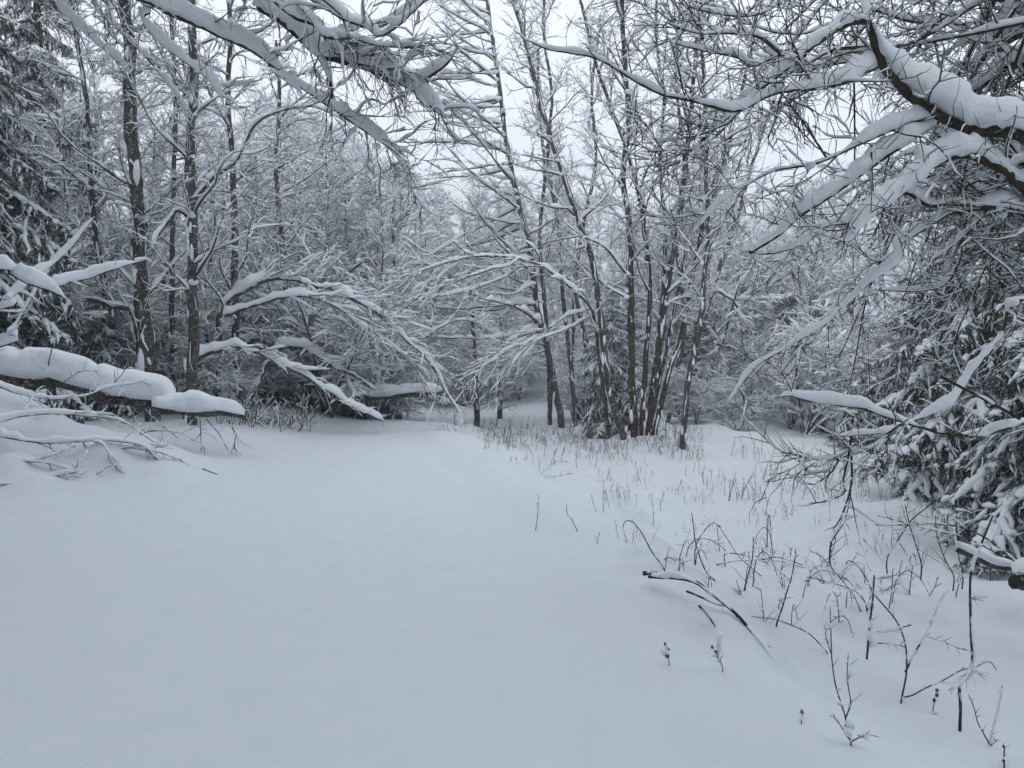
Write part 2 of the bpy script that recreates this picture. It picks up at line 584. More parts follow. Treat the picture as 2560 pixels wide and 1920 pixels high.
# ------------------------------------------------------------------ ground
def axis(segs):
    out = []
    for a, b, s in segs: out.append(np.arange(a, b, s))
    return np.concatenate(out)
gx = axis([(-140, -60, 8), (-60, -16, 1.6), (-16, -7, .3), (-7, -3, .09), (-3, 6, .06), (6, 16, .3), (16, 60, 1.6), (60, 141, 8)])
gy = axis([(-60, -8, 6), (-8, 1.4, .5), (1.4, 2.6, .12), (2.6, 9.5, .055), (9.5, 18, .12), (18, 34, .4), (34, 100, 2), (100, 151, 6)])
XX, YY = np.meshgrid(gx, gy)
ZZ = gz(XX, YY)
nx, ny = len(gx), len(gy)
I = np.arange(nx * ny).reshape(ny, nx)
gq = np.stack([I[:-1, :-1], I[:-1, 1:], I[1:, 1:], I[1:, :-1]], -1).reshape(-1, 4)
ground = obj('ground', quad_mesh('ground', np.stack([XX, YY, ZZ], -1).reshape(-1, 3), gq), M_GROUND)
ground['kind'] = 'structure'
ground['label'] = 'deep smooth snow over the path, its bank and the meadow'

def on_ground(px, py):
    d = G(px, py)
    p = P(px, py, d)
    return p, d

# ------------------------------------------------------------------ near tree on the right, its trunk just outside the picture
rng = np.random.default_rng(11)
DR = 4.4
tb = np.array([3.75, 4.7, gz(3.75, 4.7)])
near = thing('alder_tree', 'mossy near tree reaching thick snow-loaded limbs in from the right edge', 'tree', tb)
tp = np.array([tb + (0, 0, -.3), tb + (-.05, 0, .9), tb + (-.18, -.1, 2.0), tb + (-.3, -.15, 3.0), tb + (-.52, -.2, 4.2), tb + (-.6, -.2, 6)])
branch_part(near, 'trunk', rng, spline(tp, .08), .13, .07, [], tb, .6, M_MOSS, floor=.5, S0=12)
TW = [lv(13, .15, .98, .25, .8, 25, 65, 7, up=.02, jit=.22, rr=.55, rmin=.0028, flat=.35),
      lv(8, .15, 1, .08, .36, 25, 65, 4, up=.04, jit=.22, rr=.8, rmin=.0026)]
TWH = [lv(20, .1, .98, .25, .75, 30, 75, 7, up=-.05, jit=.2, rr=.5, rmin=.0028),
       lv(8, .12, 1, .08, .34, 25, 65, 4, up=.02, jit=.22, rr=.8, rmin=.0026)]
def rl(c, pts, d0, d1, r0, r1, levels=TW, S=1.25, head=None, cov=.14, lump=.32, end=False, m=M_MOSS, clumps=.12, maxd=.22, root=None, base=None, wide=.24, nm='limb', twS=.6):
    S = S * (1.2 if root is None else 1.5)
    q = tr(c, pts, d0, d1)
    if head is not None: q = np.vstack([np.atleast_2d(head), q])
    return branch_part(root or near, nm, rng, spline(q, .035), r0, r1, levels, tb if base is None else base, S, m, True, 8, 0.0, cov, lump,
                       clumps=clumps, endcap=end, maxd=maxd * 1.25, wide=wide, rough=.22, twS=twS, twc=.62)
tk = lambda z: np.array([np.interp(z, tp[:, 2], tp[:, 0]), np.interp(z, tp[:, 2], tp[:, 1]), z])
# main limb, with its elbow at the top
rl('3', [(2130, 830), (1900, 775), (1650, 690), (1480, 580), (1400, 480), (1310, 380), (1250, 240), (1215, 125)], 4.4, 4.2, .042, .020, TW, 1.5, tk(2.35), cov=-.05, lump=.5)
rl('3', [(1215, 125), (1100, 140), (950, 210), (830, 300), (760, 370), (640, 470), (430, 660), (230, 830), (170, 950)], 4.2, 3.9, .019, .004, TW, 1.7, cov=.02)
rl('3', [(1215, 125), (1190, 40), (1170, -60)], 4.2, 4.3, .016, .008, TW[1:], 2.2, cov=-.1, lump=.2)
rl('3', [(1600, 735), (1450, 830), (1300, 930), (1150, 1040), (1000, 1150), (830, 1270), (690, 1390), (510, 1495)], 4.35, 4.0, .016, .010,
   [lv(7, .1, .9, .2, .6, 30, 70, 6, up=-.02, jit=.2, rr=.5, rmin=.0028), TW[1]], 1.2, end=True, cov=-.05, lump=.22)
rl('3', [(1580, 695), (1440, 730), (1300, 790), (1130, 870), (960, 950), (850, 980), (650, 1010), (520, 1070), (380, 1160), (260, 1280), (180, 1370)], 4.35, 3.8, .012, .003, TW, 1.6, cov=.14, lump=.2)
rl('3', [(1280, 385), (1200, 420), (1090, 480), (880, 520), (700, 540), (590, 580), (420, 660), (200, 600), (0, 565)], 4.3, 3.6, .011, .006, TW, 2.0, cov=.15)
rl('2', [(2038, 565), (1900, 500), (1660, 355), (1480, 315), (1340, 290), (1220, 235)], 3.6, 3.5, .006, .003,
   [lv(6, .2, 1, .1, .35, 30, 60, 6, up=.05, jit=.25, rr=.6, rmin=.0022)], 1.7, cov=.45)
rl('3', [(2130, 1120), (2030, 1010), (1900, 930), (1800, 900), (1680, 920), (1560, 980), (1480, 1060), (1400, 1140), (1290, 1220), (1200, 1290), (1130, 1390), (960, 1550)], 4.5, 3.9, .034, .008, TWH, 1.4, tk(2.0), cov=-.02, lump=.26)
rl('3', [(1850, 900), (1740, 960), (1620, 1080), (1530, 1170)], 4.5, 4.6, .012, .006, TWH, 1.5)
rl('3', [(2130, 1270), (1950, 1230), (1700, 1210), (1550, 1220), (1450, 1160), (1350, 1170), (1220, 1260), (1090, 1330), (960, 1350), (840, 1440), (640, 1500), (480, 1490)], 4.6, 4.0, .018, .004, TWH, 1.5, tk(1.9), cov=.02, lump=.22)
q = pix('3', [(2130, 1240), (1900, 1240), (1700, 1260), (1500, 1390), (1380, 1480)]) + pix('6', [(1400, 130), (1200, 270), (1000, 470), (850, 560), (650, 690), (500, 800), (380, 960)])
rl('p', q, 4.7, 3.9, .017, .004, TWH, 1.0, tk(1.95), cov=.05, lump=.22)
rl('3', [(2130, 370), (1950, 480), (1820, 560), (1700, 660)], 4.9, 5.2, .030, .012, TWH, 1.9, tk(3.0), cov=-.15, lump=.5)
rl('3', [(2130, 190), (1960, 300), (1800, 420), (1560, 520), (1380, 560)], 5.2, 5.8, .028, .008, TWH, 2.0, tk(3.4), cov=-.1, lump=.4)
rl('3', [(2130, 700), (2000, 690), (1880, 740)], 4.9, 5.1, .020, .010, TWH, 2.6, tk(2.6), cov=-.15, lump=.3)
rl('3', [(1950, -60), (1800, 60), (1600, 180), (1480, 250), (1290, 285), (1100, 290), (950, 330), (820, 400), (700, 470)], 5.0, 4.4, .018, .004, TWH, 1.5, tk(3.9), cov=.15)
rl('3', [(2130, 90), (1900, 130), (1700, 150), (1450, 130), (1250, 60), (1050, 110), (850, 200), (600, 170), (380, 60), (150, 0)], 5.4, 4.6, .016, .003, TWH, 1.4, tk(3.8), cov=.2)
rl('3', [(2130, -40), (1800, -20), (1450, -30), (1150, -70), (800, -20), (560, 90), (300, 80), (60, 10)], 5.0, 4.0, .018, .003, TWH, 1.4, tk(4.1), cov=.2)
rl('3', [(1480, 250), (1380, 270), (1190, 280), (1000, 300), (820, 390), (700, 330), (520, 390), (430, 340), (220, 300), (0, 240)], 4.6, 3.7, .010, .0035, TW, 1.5, cov=.25)
rl('3', [(690, 320), (560, 220), (400, 200), (200, 200), (0, 130)], 4.0, 3.7, .007, .003, TW, 1.4, cov=.3)
rl('3', [(430, 660), (330, 790), (200, 880), (60, 890), (-120, 900)], 3.9, 3.8, .006, .003, TW, 1.7, cov=.2)
# steep lower limbs at the right edge
rl('6', [(2130, 350), (2000, 560), (1850, 750), (1750, 920), (1680, 990), (1500, 1070), (1340, 1140), (1150, 1160), (1020, 1160)], 4.3, 4.0, .013, .004, TW, 2.4, tk(1.55), cov=0)
rl('6', [(2110, 1080), (1900, 1150), (1650, 1145), (1450, 1085), (1300, 1040), (1170, 990), (1000, 970), (850, 950), (750, 920), (680, 930)], 3.9, 3.7, .015, .004,
   [lv(9, .2, 1, .15, .5, 30, 75, 6, up=-.08, jit=.2, rr=.5, rmin=.0028), TW[1]], 2.6, tk(1.1), cov=.12, lump=.42, maxd=.16)
rl('6', [(2110, 1060), (1870, 930), (1640, 810)], 3.8, 3.9, .008, .006, [], 1.0, cov=.5, end=True)
rl('6', [(1500, 1070), (1380, 1110), (1230, 1230), (1000, 1290), (850, 1290), (740, 1260)], 4.0, 3.8, .007, .003, TW, 1.5, cov=.2)
rl('6', [(1110, 1160), (1090, 1300), (1060, 1430), (1070, 1500), (950, 1550), (860, 1560)], 3.9, 3.8, .006, .003, TW[1:], .8, cov=.6)
rl('6', [(1110, 1280), (1110, 1450), (1050, 1640), (1000, 1720)], 3.8, 3.8, .006, .003, TW[1:], .8, cov=.6)
rl('6', [(1040, 1290), (990, 1380), (890, 1450), (850, 1440)], 3.8, 3.8, .005, .003, TW[1:], .8, cov=.6)
rl('3', [(1125, 440), (1130, 700), (1130, 950), (1120, 1120)], 4.2, 4.2, .006, .004, TW[1:], .8, cov=.5)
rl('3', [(1230, 900), (1235, 1100), (1260, 1280)], 4.2, 4.2, .005, .004, TW[1:], .8, cov=.5)
rl('3', [(960, 930), (830, 740), (700, 560), (620, 470)], 4.1, 3.9, .006, .003, TW[1:], .8, cov=.5)

for k in range(21):            # finer limbs filling the crown behind the heavy ones
    z = rng.uniform(1.2, 4.6)
    a = tk(z)
    e = P(rng.uniform(1780, 2420), rng.uniform(-60, 980), rng.uniform(4.7, 6.6))
    m_ = (a + e) / 2 + np.array([0, 0, rng.uniform(.05, .5)])
    m2 = a * .25 + e * .75 + np.array([rng.normal() * .12, 0, rng.uniform(0, .25)])
    branch_part(near, 'limb', rng, spline(np.array([a, m_, m2, e]), .05), rng.uniform(.010, .018), .004, TWH, tb, 2.0, M_MOSS, True, 6, 0, .10, .3, rough=.2, twc=.62, wide=.24, twS=.6)

# ------------------------------------------------------------------ near tree on the left, its limbs hanging in from above
lb = np.array([-5.2, 5.6, gz(-5.2, 5.6)])
left = thing('alder_tree', 'near tree hanging deep snow-loaded limbs into the upper left', 'tree', lb)
tp2 = np.array([lb + (0, 0, -.3), lb + (.1, 0, 1.2), lb + (.35, -.1, 2.8), lb + (.8, -.1, 4.4), lb + (1.0, 0, 6.0)])
branch_part(left, 'trunk', rng, spline(tp2, .08), .14, .06, [], lb, .6, M_MOSS, floor=.5, S0=12)
tl = lambda z: np.array([np.interp(z, tp2[:, 2], tp2[:, 0]), np.interp(z, tp2[:, 2], tp2[:, 1]), z])
def ll(c, pts, d0, d1, r0, r1, levels, S, head=None, **k):
    return rl(c, pts, d0, d1, r0, r1, levels, S, head, root=left, base=lb, twS=1.5, **k)
HG = [lv(24, .12, .98, .2, .75, 18, 62, 8, up=-.04, jit=.25, rr=.5, rmin=.003, flat=.3),
      lv(6, .2, 1, .1, .4, 20, 50, 4, up=-.02, jit=.22, rr=.7, rmin=.0024)]
HG2 = [lv(10, .2, .98, .2, .6, 25, 60, 7, up=.03, jit=.2, rr=.5, rmin=.0028, flat=.4),
       lv(5, .2, 1, .08, .3, 20, 50, 4, up=.02, jit=.22, rr=.7, rmin=.0022)]
ll('1', [(700, -90), (870, 0), (1000, 60), (1150, 130), (1300, 210), (1430, 270), (1540, 330), (1700, 450), (1850, 560), (2000, 650), (2130, 740), (2250, 800), (2400, 930)], 5.4, 5.0, .030, .006, HG, 2.4, tl(4.9), cov=-.05, lump=.5, maxd=.20)
ll('1', [(1400, -70), (1530, 30), (1680, 150), (1830, 270), (1896, 330)], 5.2, 5.0, .032, .022, HG, 2.6, tl(5.1), cov=-.12, lump=.45, maxd=.22)
ll('2', [(0, 330), (150, 370), (300, 410), (450, 480), (560, 540), (640, 610), (740, 700)], 5.0, 4.7, .022, .007, HG, 2.6, cov=-.05, lump=.4, maxd=.18)
ll('2', [(-30, 300), (60, 470), (100, 640), (300, 800), (450, 900), (510, 1000), (540, 1120), (620, 1240)], 5.0, 4.7, .012, .003, HG, 2.0, cov=.1)
ll('2', [(560, 540), (600, 490), (700, 420), (760, 370), (815, 285)], 4.8, 4.7, .009, .005, [], 3.2, cov=-.1, lump=.4)
ll('2', [(590, 500), (700, 470), (850, 470), (900, 440)], 4.8, 4.6, .005, .0025, HG2[1:], 1.4, cov=.3)
ll('2', [(-150, -50), (0, 20), (100, 90), (230, 150), (350, 160), (440, 120), (540, 60), (640, 0), (720, -70)], 4.9, 4.6, .012, .004, HG2, 2.6, tl(5.2), cov=.0, lump=.4)
ll('a', [(700, -60), (900, 110), (1000, 200), (1150, 240), (1280, 330), (1450, 250), (1620, 90), (1720, 0)], 4.7, 4.5, .009, .003, HG2, 2.6, cov=.02, lump=.3)
ll('a', [(500, 0), (640, 150), (760, 320), (900, 350), (1050, 350), (1200, 400), (1400, 430), (1620, 440), (1760, 380)], 4.9, 4.6, .010, .003, HG, 2.4, cov=.05)
ll('a', [(330, 20), (520, 180), (700, 260), (900, 500), (1020, 560), (1160, 600), (1330, 640), (1500, 620)], 5.0, 4.7, .013, .004, HG, 2.8, cov=-.05, lump=.35)
ll('1', [(520, -60), (640, 120), (760, 250), (860, 340), (960, 470), (1060, 600), (1140, 690)], 5.8, 5.5, .018, .004, HG, 1.8, tl(4.8), cov=.1)
ll('1', [(760, -60), (850, 120), (930, 230), (1060, 330), (1200, 440), (1300, 560), (1340, 700)], 5.5, 5.2, .016, .004, HG, 1.9, tl(5.0), cov=.1)
ll('1', [(300, -50), (380, 70), (500, 180), (600, 270), (680, 350), (770, 420)], 5.8, 5.6, .014, .004, HG2, 1.8, tl(4.6), cov=.1)
# low limb at the left edge with a thick roll of snow
ll('4', [(-60, 190), (50, 205), (150, 255), (250, 285), (320, 310), (385, 345)], 5.6, 5.8, .018, .008, [], 2.8, tl(1.7), cov=-.1, lump=.3, maxd=.13)
ll('4', [(290, 290), (400, 250), (520, 225), (650, 180), (750, 150), (850, 120)], 5.8, 6.3, .010, .004, HG2[1:], 2.2, cov=.05)
ll('4', [(-30, 420), (60, 350), (180, 250), (300, 150), (420, 40), (560, -140)], 5.8, 6.4, .008, .004, HG2, 2.0, tl(1.4), cov=.1)
ll('4', [(-20, 640), (50, 560), (110, 470), (190, 330), (240, 220)], 5.9, 6.2, .011, .006, HG2[1:], 2.0, tl(1.1), cov=-.05)

# ------------------------------------------------------------------ standing trees on the left
def limbspec(t0, t1, L0, L1, a0, a1, up=.05, flat=.2, rr=.5, K=9, jit=.14, rk=.012, bias=None, tl=.5):
    d = lv(0, t0, t1, L0, L1, a0, a1, K, up=up, jit=jit, rr=rr, rmin=.006, flat=flat, rk=rk, bias=bias, tl=tl)
    d.pop('n')
    return d
def gtree(name, label, c, pts, d, r0px, r1px, nl, limb, levels, seed, **k):
    """tree traced upwards from its foot on the snow"""
    q = tr(c, pts, d)
    q[0, 2] = min(q[0, 2], gz(q[0, 0], q[0, 1]))
    return tree(name, label, 'tree', q, r0px * d / F, r1px * d / F, nl, limb, levels, seed, **k)
L2 = [lv(9, .1, .98, .25, .8, 30, 65, 6, up=.02, jit=.2, rr=.6, rmin=.0034, flat=.2),
      lv(5, .15, 1, .1, .36, 25, 60, 3, up=.02, jit=.22, rr=.7, rmin=.0034)]
gtree('alder_tree', 'tallest dark trunk standing behind the snow-covered log on the left', 'p',
      [(380, 985), (375, 895), (367, 853), (346, 633), (346, 548), (337, 422), (329, 337), (321, 236), (325, 127), (312, 0), (305, -250)], 11.0, 19, 12,
      26, limbspec(.22, .98, 1.0, 2.4, 35, 75), L2, 21, S=1.5, floor=.6, clumps=.15)
o_, _, _ = gtree('alder_tree', 'dark trunk right of the tallest one behind the log, ending under an arched limb', 'p',
      [(477, 995), (477, 970), (481, 853), (481, 768), (481, 633), (481, 506), (472, 422), (477, 337), (485, 200), (480, 60), (470, -150)], 10.6, 15, 9,
      24, limbspec(.25, .98, .9, 2.0, 35, 75), L2, 22, S=1.5, floor=.6, clumps=.15)
rr_ = np.random.default_rng(23)
branch_part(o_, 'limb', rr_, spline(tr('1', [(1150, 1190), (1260, 1060), (1400, 950), (1500, 750), (1650, 660), (1830, 630), (2000, 690), (2100, 800)], 10.6, 9.6), .06), .024, .007, L2, np.array(o_.location), 1.3, M_BARK, cov=-.05)
branch_part(o_, 'limb', rr_, spline(tr('1', [(1140, 1300), (1060, 1240), (1000, 1300), (930, 1400), (900, 1480)], 10.6, 10.3), .06), .035, .016, L2, np.array(o_.location), 1.8, M_BARK, cov=-.05)
gtree('alder_tree', 'slim stem between the two dark trunks behind the log', 'p',
      [(432, 990), (430, 850), (430, 633), (434, 422), (439, 274), (430, 100), (420, -100)], 11.8, 8, 4, 16, limbspec(.2, .98, .6, 1.5, 35, 75), L2, 24, S=1.5, floor=.5)
gtree('alder_tree', 'slim upright tree right of the two dark trunks, beside the arched saplings', 'p',
      [(592, 1000), (590, 900), (586, 675), (582, 443), (570, 250), (575, 80), (565, -120)], 12.2, 10, 5, 22, limbspec(.15, .98, .8, 2.0, 40, 85), L2, 25, S=1.6, floor=.5)
gtree('alder_tree', 'thin grey stem leaning left above the log, left of the tallest trunk', 'p',
      [(300, 960), (270, 760), (240, 600), (225, 420), (215, 250), (190, 100), (165, -80)], 12.0, 9, 4, 20, limbspec(.15, .98, .7, 1.8, 35, 80), L2, 26, S=1.6, floor=.5)
gtree('alder_tree', 'pale thin forked tree behind the brown brush left of the path', 'p',
      [(690, 1010), (700, 900), (715, 780), (705, 600), (690, 420), (700, 250), (690, 100)], 14.5, 9, 4, 24, limbspec(.12, .98, .9, 2.2, 40, 85), L2, 27, S=1.8, floor=.5)
gtree('alder_tree', 'stout crooked limb-like tree low behind the log, bent left', 'p',
      [(372, 880), (335, 790), (290, 770), (240, 750), (180, 745), (120, 760)], 11.4, 13, 5, 14, limbspec(.3, .98, .5, 1.2, 30, 75), L2, 28, S=1.8, floor=.3)

# ------------------------------------------------------------------ saplings bowed to the ground under snow, left of the path
BW = [lv(30, .25, .98, .5, 1.5, 12, 38, 7, up=-.03, jit=.12, rr=.5, rmin=.0034),
      lv(5, .2, 1, .15, .5, 18, 45, 4, up=-.02, jit=.2, rr=.7, rmin=.0034)]
def bowed(name, label, parts, seed, levels=BW, S=1.45, m=M_BARK, cov=.05, cat='tree', lean_in=False):
    r_ = np.random.default_rng(seed)
    root = None
    for c, pts, d0, d1, ra, rb in parts:
        q = spline(tr(c, pts, d0, d1), .06)
        if root is None:
            base = q[0].copy()
            base[2] = min(base[2], gz(base[0], base[1]))
            q = np.vstack([base - (0, 0, .15), q]) if q[0, 2] - base[2] > .02 else q
            root = thing(name, label, cat, base)
            if lean_in: q = q[1:]
            nm = 'trunk'
        branch_part(root, nm, r_, q, ra, rb, levels, base, S, m, True, 7, .2, cov, .35, wide=.25, maxd=.15, twS=1.6)
        nm = 'limb'
    return root
bowed('bowed_sapling', 'sapling bowed in a high arch whose tip touches the path edge', [
    ('p', [(545, 985), (550, 850), (565, 770), (620, 722), (700, 695), (760, 705), (855, 731), (914, 760), (969, 798), (1019, 849), (1062, 887), (1095, 929), (1121, 980), (1146, 1030)], 11.8, 12.0, .05, .010),
    ('p', [(560, 790), (640, 760), (730, 740), (800, 750), (880, 790), (960, 850), (1040, 920), (1090, 1000)], 11.7, 11.9, .03, .006)], 31)
bowed('bowed_sapling', 'leaning snow-covered sapling slanting down onto the path edge', [
    ('p', [(462, 1000), (478, 925), (520, 880), (580, 868), (640, 880), (700, 908), (759, 940), (823, 982), (869, 1013), (905, 1030), (960, 1052)], 11.2, 11.6, .045, .016)], 32,
    [lv(12, .1, .95, .4, 1.1, 15, 45, 6, up=-.02, jit=.14, rr=.45, rmin=.004), BW[1]], 1.5)
bowed('bowed_sapling', 'thickly snow-covered bowed stem behind the low bowed sapling', [
    ('p', [(620, 1000), (690, 880), (750, 870), (800, 895), (842, 920), (893, 942), (940, 975)], 12.6, 12.8, .045, .02)], 33,
    [lv(8, .1, .95, .3, .9, 15, 45, 6, up=.0, jit=.14, rr=.45, rmin=.004), BW[1]], 1.5)
bowed('bowed_sapling', 'small bowed hoop of snowy twigs beyond the fallen trunk left of the path', [
    ('p', [(895, 985), (905, 930), (930, 895), (970, 875), (1010, 890), (1040, 930), (1050, 975)], 16, 16, .03, .01)], 34, BW, 1.3)
bowed('bowed_sapling', 'arched snow-rolled sapling in the thicket right of the thin dark tree', [
    ('p', [(1740, 1080), (1735, 900), (1745, 780), (1780, 735), (1815, 740), (1845, 775), (1870, 830)], 19.5, 19.5, .06, .02)], 35,
    [lv(10, .2, .95, .4, 1.2, 20, 60, 6, up=.0, jit=.14, rr=.45, rmin=.005), BW[1]], 1.4)

# ------------------------------------------------------------------ fallen logs
RING_BOX = np.array([(-.9, -.05), (-1.02, .3), (-1.0, .62), (-.82, .88), (-.45, .98), (0, 1), (.45, .98), (.82, .88), (1.0, .62), (1.02, .3), (.9, -.05), (0, .1)])
def log(name, label, c, pts, d0, d1, r0, r1, S, seed, levels=[], maxd=.34, lump=.7, m=M_BARK, wide=.45, extra=(), prof=None, w=.12):
    r_ = np.random.default_rng(seed)
    q = spline(tr(c, pts, d0, d1), .04)
    base = q[len(q) // 2].copy()
    root = thing(name, label, 'log', base)
    o, _ = branch_part(root, 'trunk', r_, q, r0, r1, [], base, 0, m, True, 10, 0, 0, lump, endcap=True, rough=.25)
    # a deep slab of settled snow: profile height along the log
    n = len(q)
    u = np.linspace(0, 1, n)
    prof = prof or [(0, .8), (.5, 1), (.9, .9), (1, .25)]
    H = np.interp(u, [a for a, _ in prof], [b for _, b in prof]) * maxd
    for _ in range(3): H[1:-1] = (H[:-2] + 2 * H[1:-1] + H[2:]) / 4
    tot = np.linalg.norm(np.diff(q, axis=0), axis=1).sum()
    H *= .86 + .22 * sm_noise(r_, 1, n, tot / lump)[0] + .12 * sm_noise(r_, 1, n, tot / .14)[0]
    t = tang(q[None])[0]
    W = np.cross(t, (0, 0, 1.0)); W /= np.linalg.norm(W, axis=1, keepdims=True)
    Rr = np.linspace(r0, r1, n)
    wv = (Rr + w * np.clip(H / .2, .3, 1.1) * (.8 + .4 * sm_noise(r_, 1, n, tot / .3)[0])) * np.clip(np.minimum(u * tot / .08, (1 - u) * tot / .08) + .25, 0, 1)
    M = len(RING_BOX)
    nz = np.stack([sm_noise(r_, 1, n, tot / .22)[0] - .5 for _ in range(M)], 1)
    H *= 1 - .22 * np.exp(-((u - .34) / .02) ** 2) - .15 * np.exp(-((u - .66) / .015) ** 2)
    X = RING_BOX[:, 0][None] * wv[:, None] * (1 + .40 * nz) + (r_.random((n, M)) - .5) * .012
    Y = RING_BOX[:, 1][None] * H[:, None] + (Rr * .85)[:, None] + (RING_BOX[:, 1] < .1)[None] * (nz + .05) * .06
    V = (q - base)[:, None] + X[..., None] * W[:, None] + Y[..., None] * np.array([0, 0, 1.0])
    mb = MB()
    V = np.concatenate([V, V.mean(1, keepdims=True).repeat(M, 1)[-1:] * 1.0], 0)
    V = np.concatenate([V[:1].mean(1, keepdims=True).repeat(M, 1), V], 0)
    mb.add(V.reshape(-1, 3), ringfaces(1, n + 2, M))
    obj('snow', mb.mesh('snow'), M_SNOW, o)
    for (c2, p2, da, db, ra, rb, s2) in extra:
        branch_part(root, 'branch', r_, spline(tr(c2, p2, da, db), .03), ra, rb, levels, base, s2, M_TWIG, True, 6, 0, .25, .2)
    return root
TL = [lv(5, .2, 1, .08, .3, 25, 60, 5, up=-.02, jit=.2, rr=.6, rmin=.0024)]
log('fallen_log', 'fallen log under a tall slab of snow at the left edge', 'p',
    [(-160, 905), (-60, 925), (63, 950), (148, 955), (253, 985), (337, 1003), (440, 1012)], 8.6, 9.2, .065, .05, 7, 41, TL, maxd=.29, lump=1.1, w=.09, prof=[(0, .95), (.25, .9), (.35, 1.0), (.6, 1.0), (.93, 1.0), (.985, .85), (1, .5)], extra=[
    ('4', [(770, 975), (785, 1030), (800, 1080)], 9.1, 9.1, .008, .003, .5),
    ('4', [(850, 990), (900, 1050), (960, 1100), (1060, 1180)], 9.1, 9.0, .007, .003, .5),
    ('4', [(560, 930), (540, 1000), (480, 1060)], 8.9, 8.8, .008, .003, .8),
    ('4', [(320, 900), (290, 740), (320, 610)], 8.8, 8.7, .010, .004, .8),
    ('4', [(380, 840), (480, 780), (590, 775)], 8.7, 8.6, .006, .003, .5),
    ('4', [(660, 860), (720, 800), (750, 750)], 8.8, 8.7, .006, .003, .5)])
log('fallen_log', 'broken lower log end with a peaked snow cap, pointing at the path', 'p',
    [(380, 1026), (420, 1028), (450, 1031), (535, 1033), (575, 1038), (612, 1043)], 9.0, 9.3, .045, .022, 8, 42, TL, maxd=.20, lump=.5, w=.075, prof=[(0, .5), (.2, .75), (.42, 1.3), (.5, 1.2), (.7, .9), (.94, .75), (1, .35)], extra=[
    ('4', [(1140, 1050), (1150, 1080), (1170, 1110)], 9.2, 9.2, .010, .005, .4),
    ('4', [(1185, 1060), (1190, 1180), (1190, 1295)], 9.2, 9.1, .005, .003, .4),
    ('4', [(1350, 1070), (1400, 1150), (1450, 1215)], 9.3, 9.2, .009, .004, .6),
    ('4', [(1400, 1150), (1390, 1220), (1400, 1260)], 9.2, 9.2, .006, .003, .4),
    ('4', [(1220, 1060), (1300, 1150), (1350, 1240), (1440, 1290)], 9.2, 9.0, .006, .003, .4),
    ('4', [(780, 1170), (900, 1130), (1050, 1140), (1200, 1215), (1210, 1280)], 8.9, 8.9, .008, .003, .6)])
log('fallen_log', 'level fallen trunk with an even snow roll beyond the path edge', 'p',
    [(780, 1003), (812, 999), (927, 992), (1020, 988), (1105, 980)], 13.6, 13.8, .05, .035, 5, 43, maxd=.19, lump=.8, w=.08)

# ------------------------------------------------------------------ fallen branches on the left drift
FB = [lv(10, .15, .98, .12, .5, 25, 60, 6, up=-.06, jit=.16, rr=.55, rmin=.003), lv(4, .2, 1, .06, .22, 25, 60, 4, up=-.03, jit=.2, rr=.7, rmin=.0022)]
def fallen(label, c, pts, d0, d1, r0, r1, seed, S=1.8, levels=FB, cov=.1, name='fallen_branch', cat='branch', extra=(), m=M_TWIG, lump=.3, maxd=.22, endcap=False):
    r_ = np.random.default_rng(seed)
    q = spline(tr(c, pts, d0, d1), .03)
    base = q[np.argmin(q[:, 2])].copy()
    root = thing(name, label, cat, base)
    branch_part(root, 'stem', r_, q, r0, r1, levels, base, S, m, True, 7, 0, cov, lump, maxd=maxd, clumps=.05, endcap=endcap)
    for (c2, p2, da, db, ra, rb, s2) in extra:
        branch_part(root, 'branch', r_, spline(tr(c2, p2, da, db), .025), ra, rb, levels[1:], base, s2, m, True, 6, 0, .3, .2)
    return root
fallen('long thin fallen branch curving down from the left edge below the log', '4', [(-60, 1100), (0, 1080), (120, 1045), (300, 1030), (500, 1040), (680, 1060), (780, 1100), (870, 1170), (960, 1230)], 7.6, 8.2, .011, .004, 51, 2.0, lump=.45)
fallen('upper fallen branch with an upturned tip just below the log', '4', [(-60, 850), (0, 870), (100, 910), (280, 940), (480, 930), (640, 880), (820, 845)], 8.0, 8.4, .010, .003, 52, 2.0, lump=.3)
fallen('snow-topped fallen branch arching over the dark hollow', '4', [(-40, 1150), (0, 1160), (150, 1185), (300, 1200), (460, 1195), (640, 1190), (830, 1215), (900, 1270), (980, 1340), (1130, 1430)], 7.5, 7.9, .014, .006, 53, 2.4, cov=-.05, lump=.45)
fallen('short fallen branch drooping right of the dark hollow to the path snow', '4', [(560, 1195), (610, 1210), (670, 1300), (760, 1410), (860, 1460), (960, 1500)], 7.6, 7.5, .010, .005, 54, 1.8)
fallen('low fallen branch along the foot of the left drift', '4', [(60, 1310), (180, 1315), (300, 1325), (480, 1385), (620, 1410), (740, 1475)], 7.4, 7.5, .009, .004, 55, 1.8, lump=.4)
fallen('lowest dark twig lying on the snow at the foot of the left drift', '4', [(330, 1480), (440, 1500), (550, 1515), (640, 1530), (680, 1552)], 7.3, 7.2, .007, .003, 56, .8, FB[1:])
fallen('crossed twig beside the dark hollow', '4', [(540, 1335), (620, 1285), (720, 1235), (830, 1230), (940, 1255), (1020, 1290), (1080, 1335)], 7.7, 7.9, .008, .003, 57, .9)
fallen('bent twig at the left edge in front of the drift', '4', [(-40, 1440), (0, 1447), (90, 1450), (40, 1490), (5, 1510)], 7.1, 7.0, .008, .004, 58, .8, [])
fallen('fallen branch end half buried in snow at the lower left drift', '4', [(60, 1390), (150, 1400), (240, 1415), (360, 1390), (470, 1370)], 7.3, 7.3, .010, .005, 59, 1.8, FB)
fallen('lone thin twig lying on the open snow right of the left drift', '4', [(1200, 1355), (1265, 1380), (1330, 1410)], G(545, 1185), G(560, 1192), .006, .003, 60, 0, [])
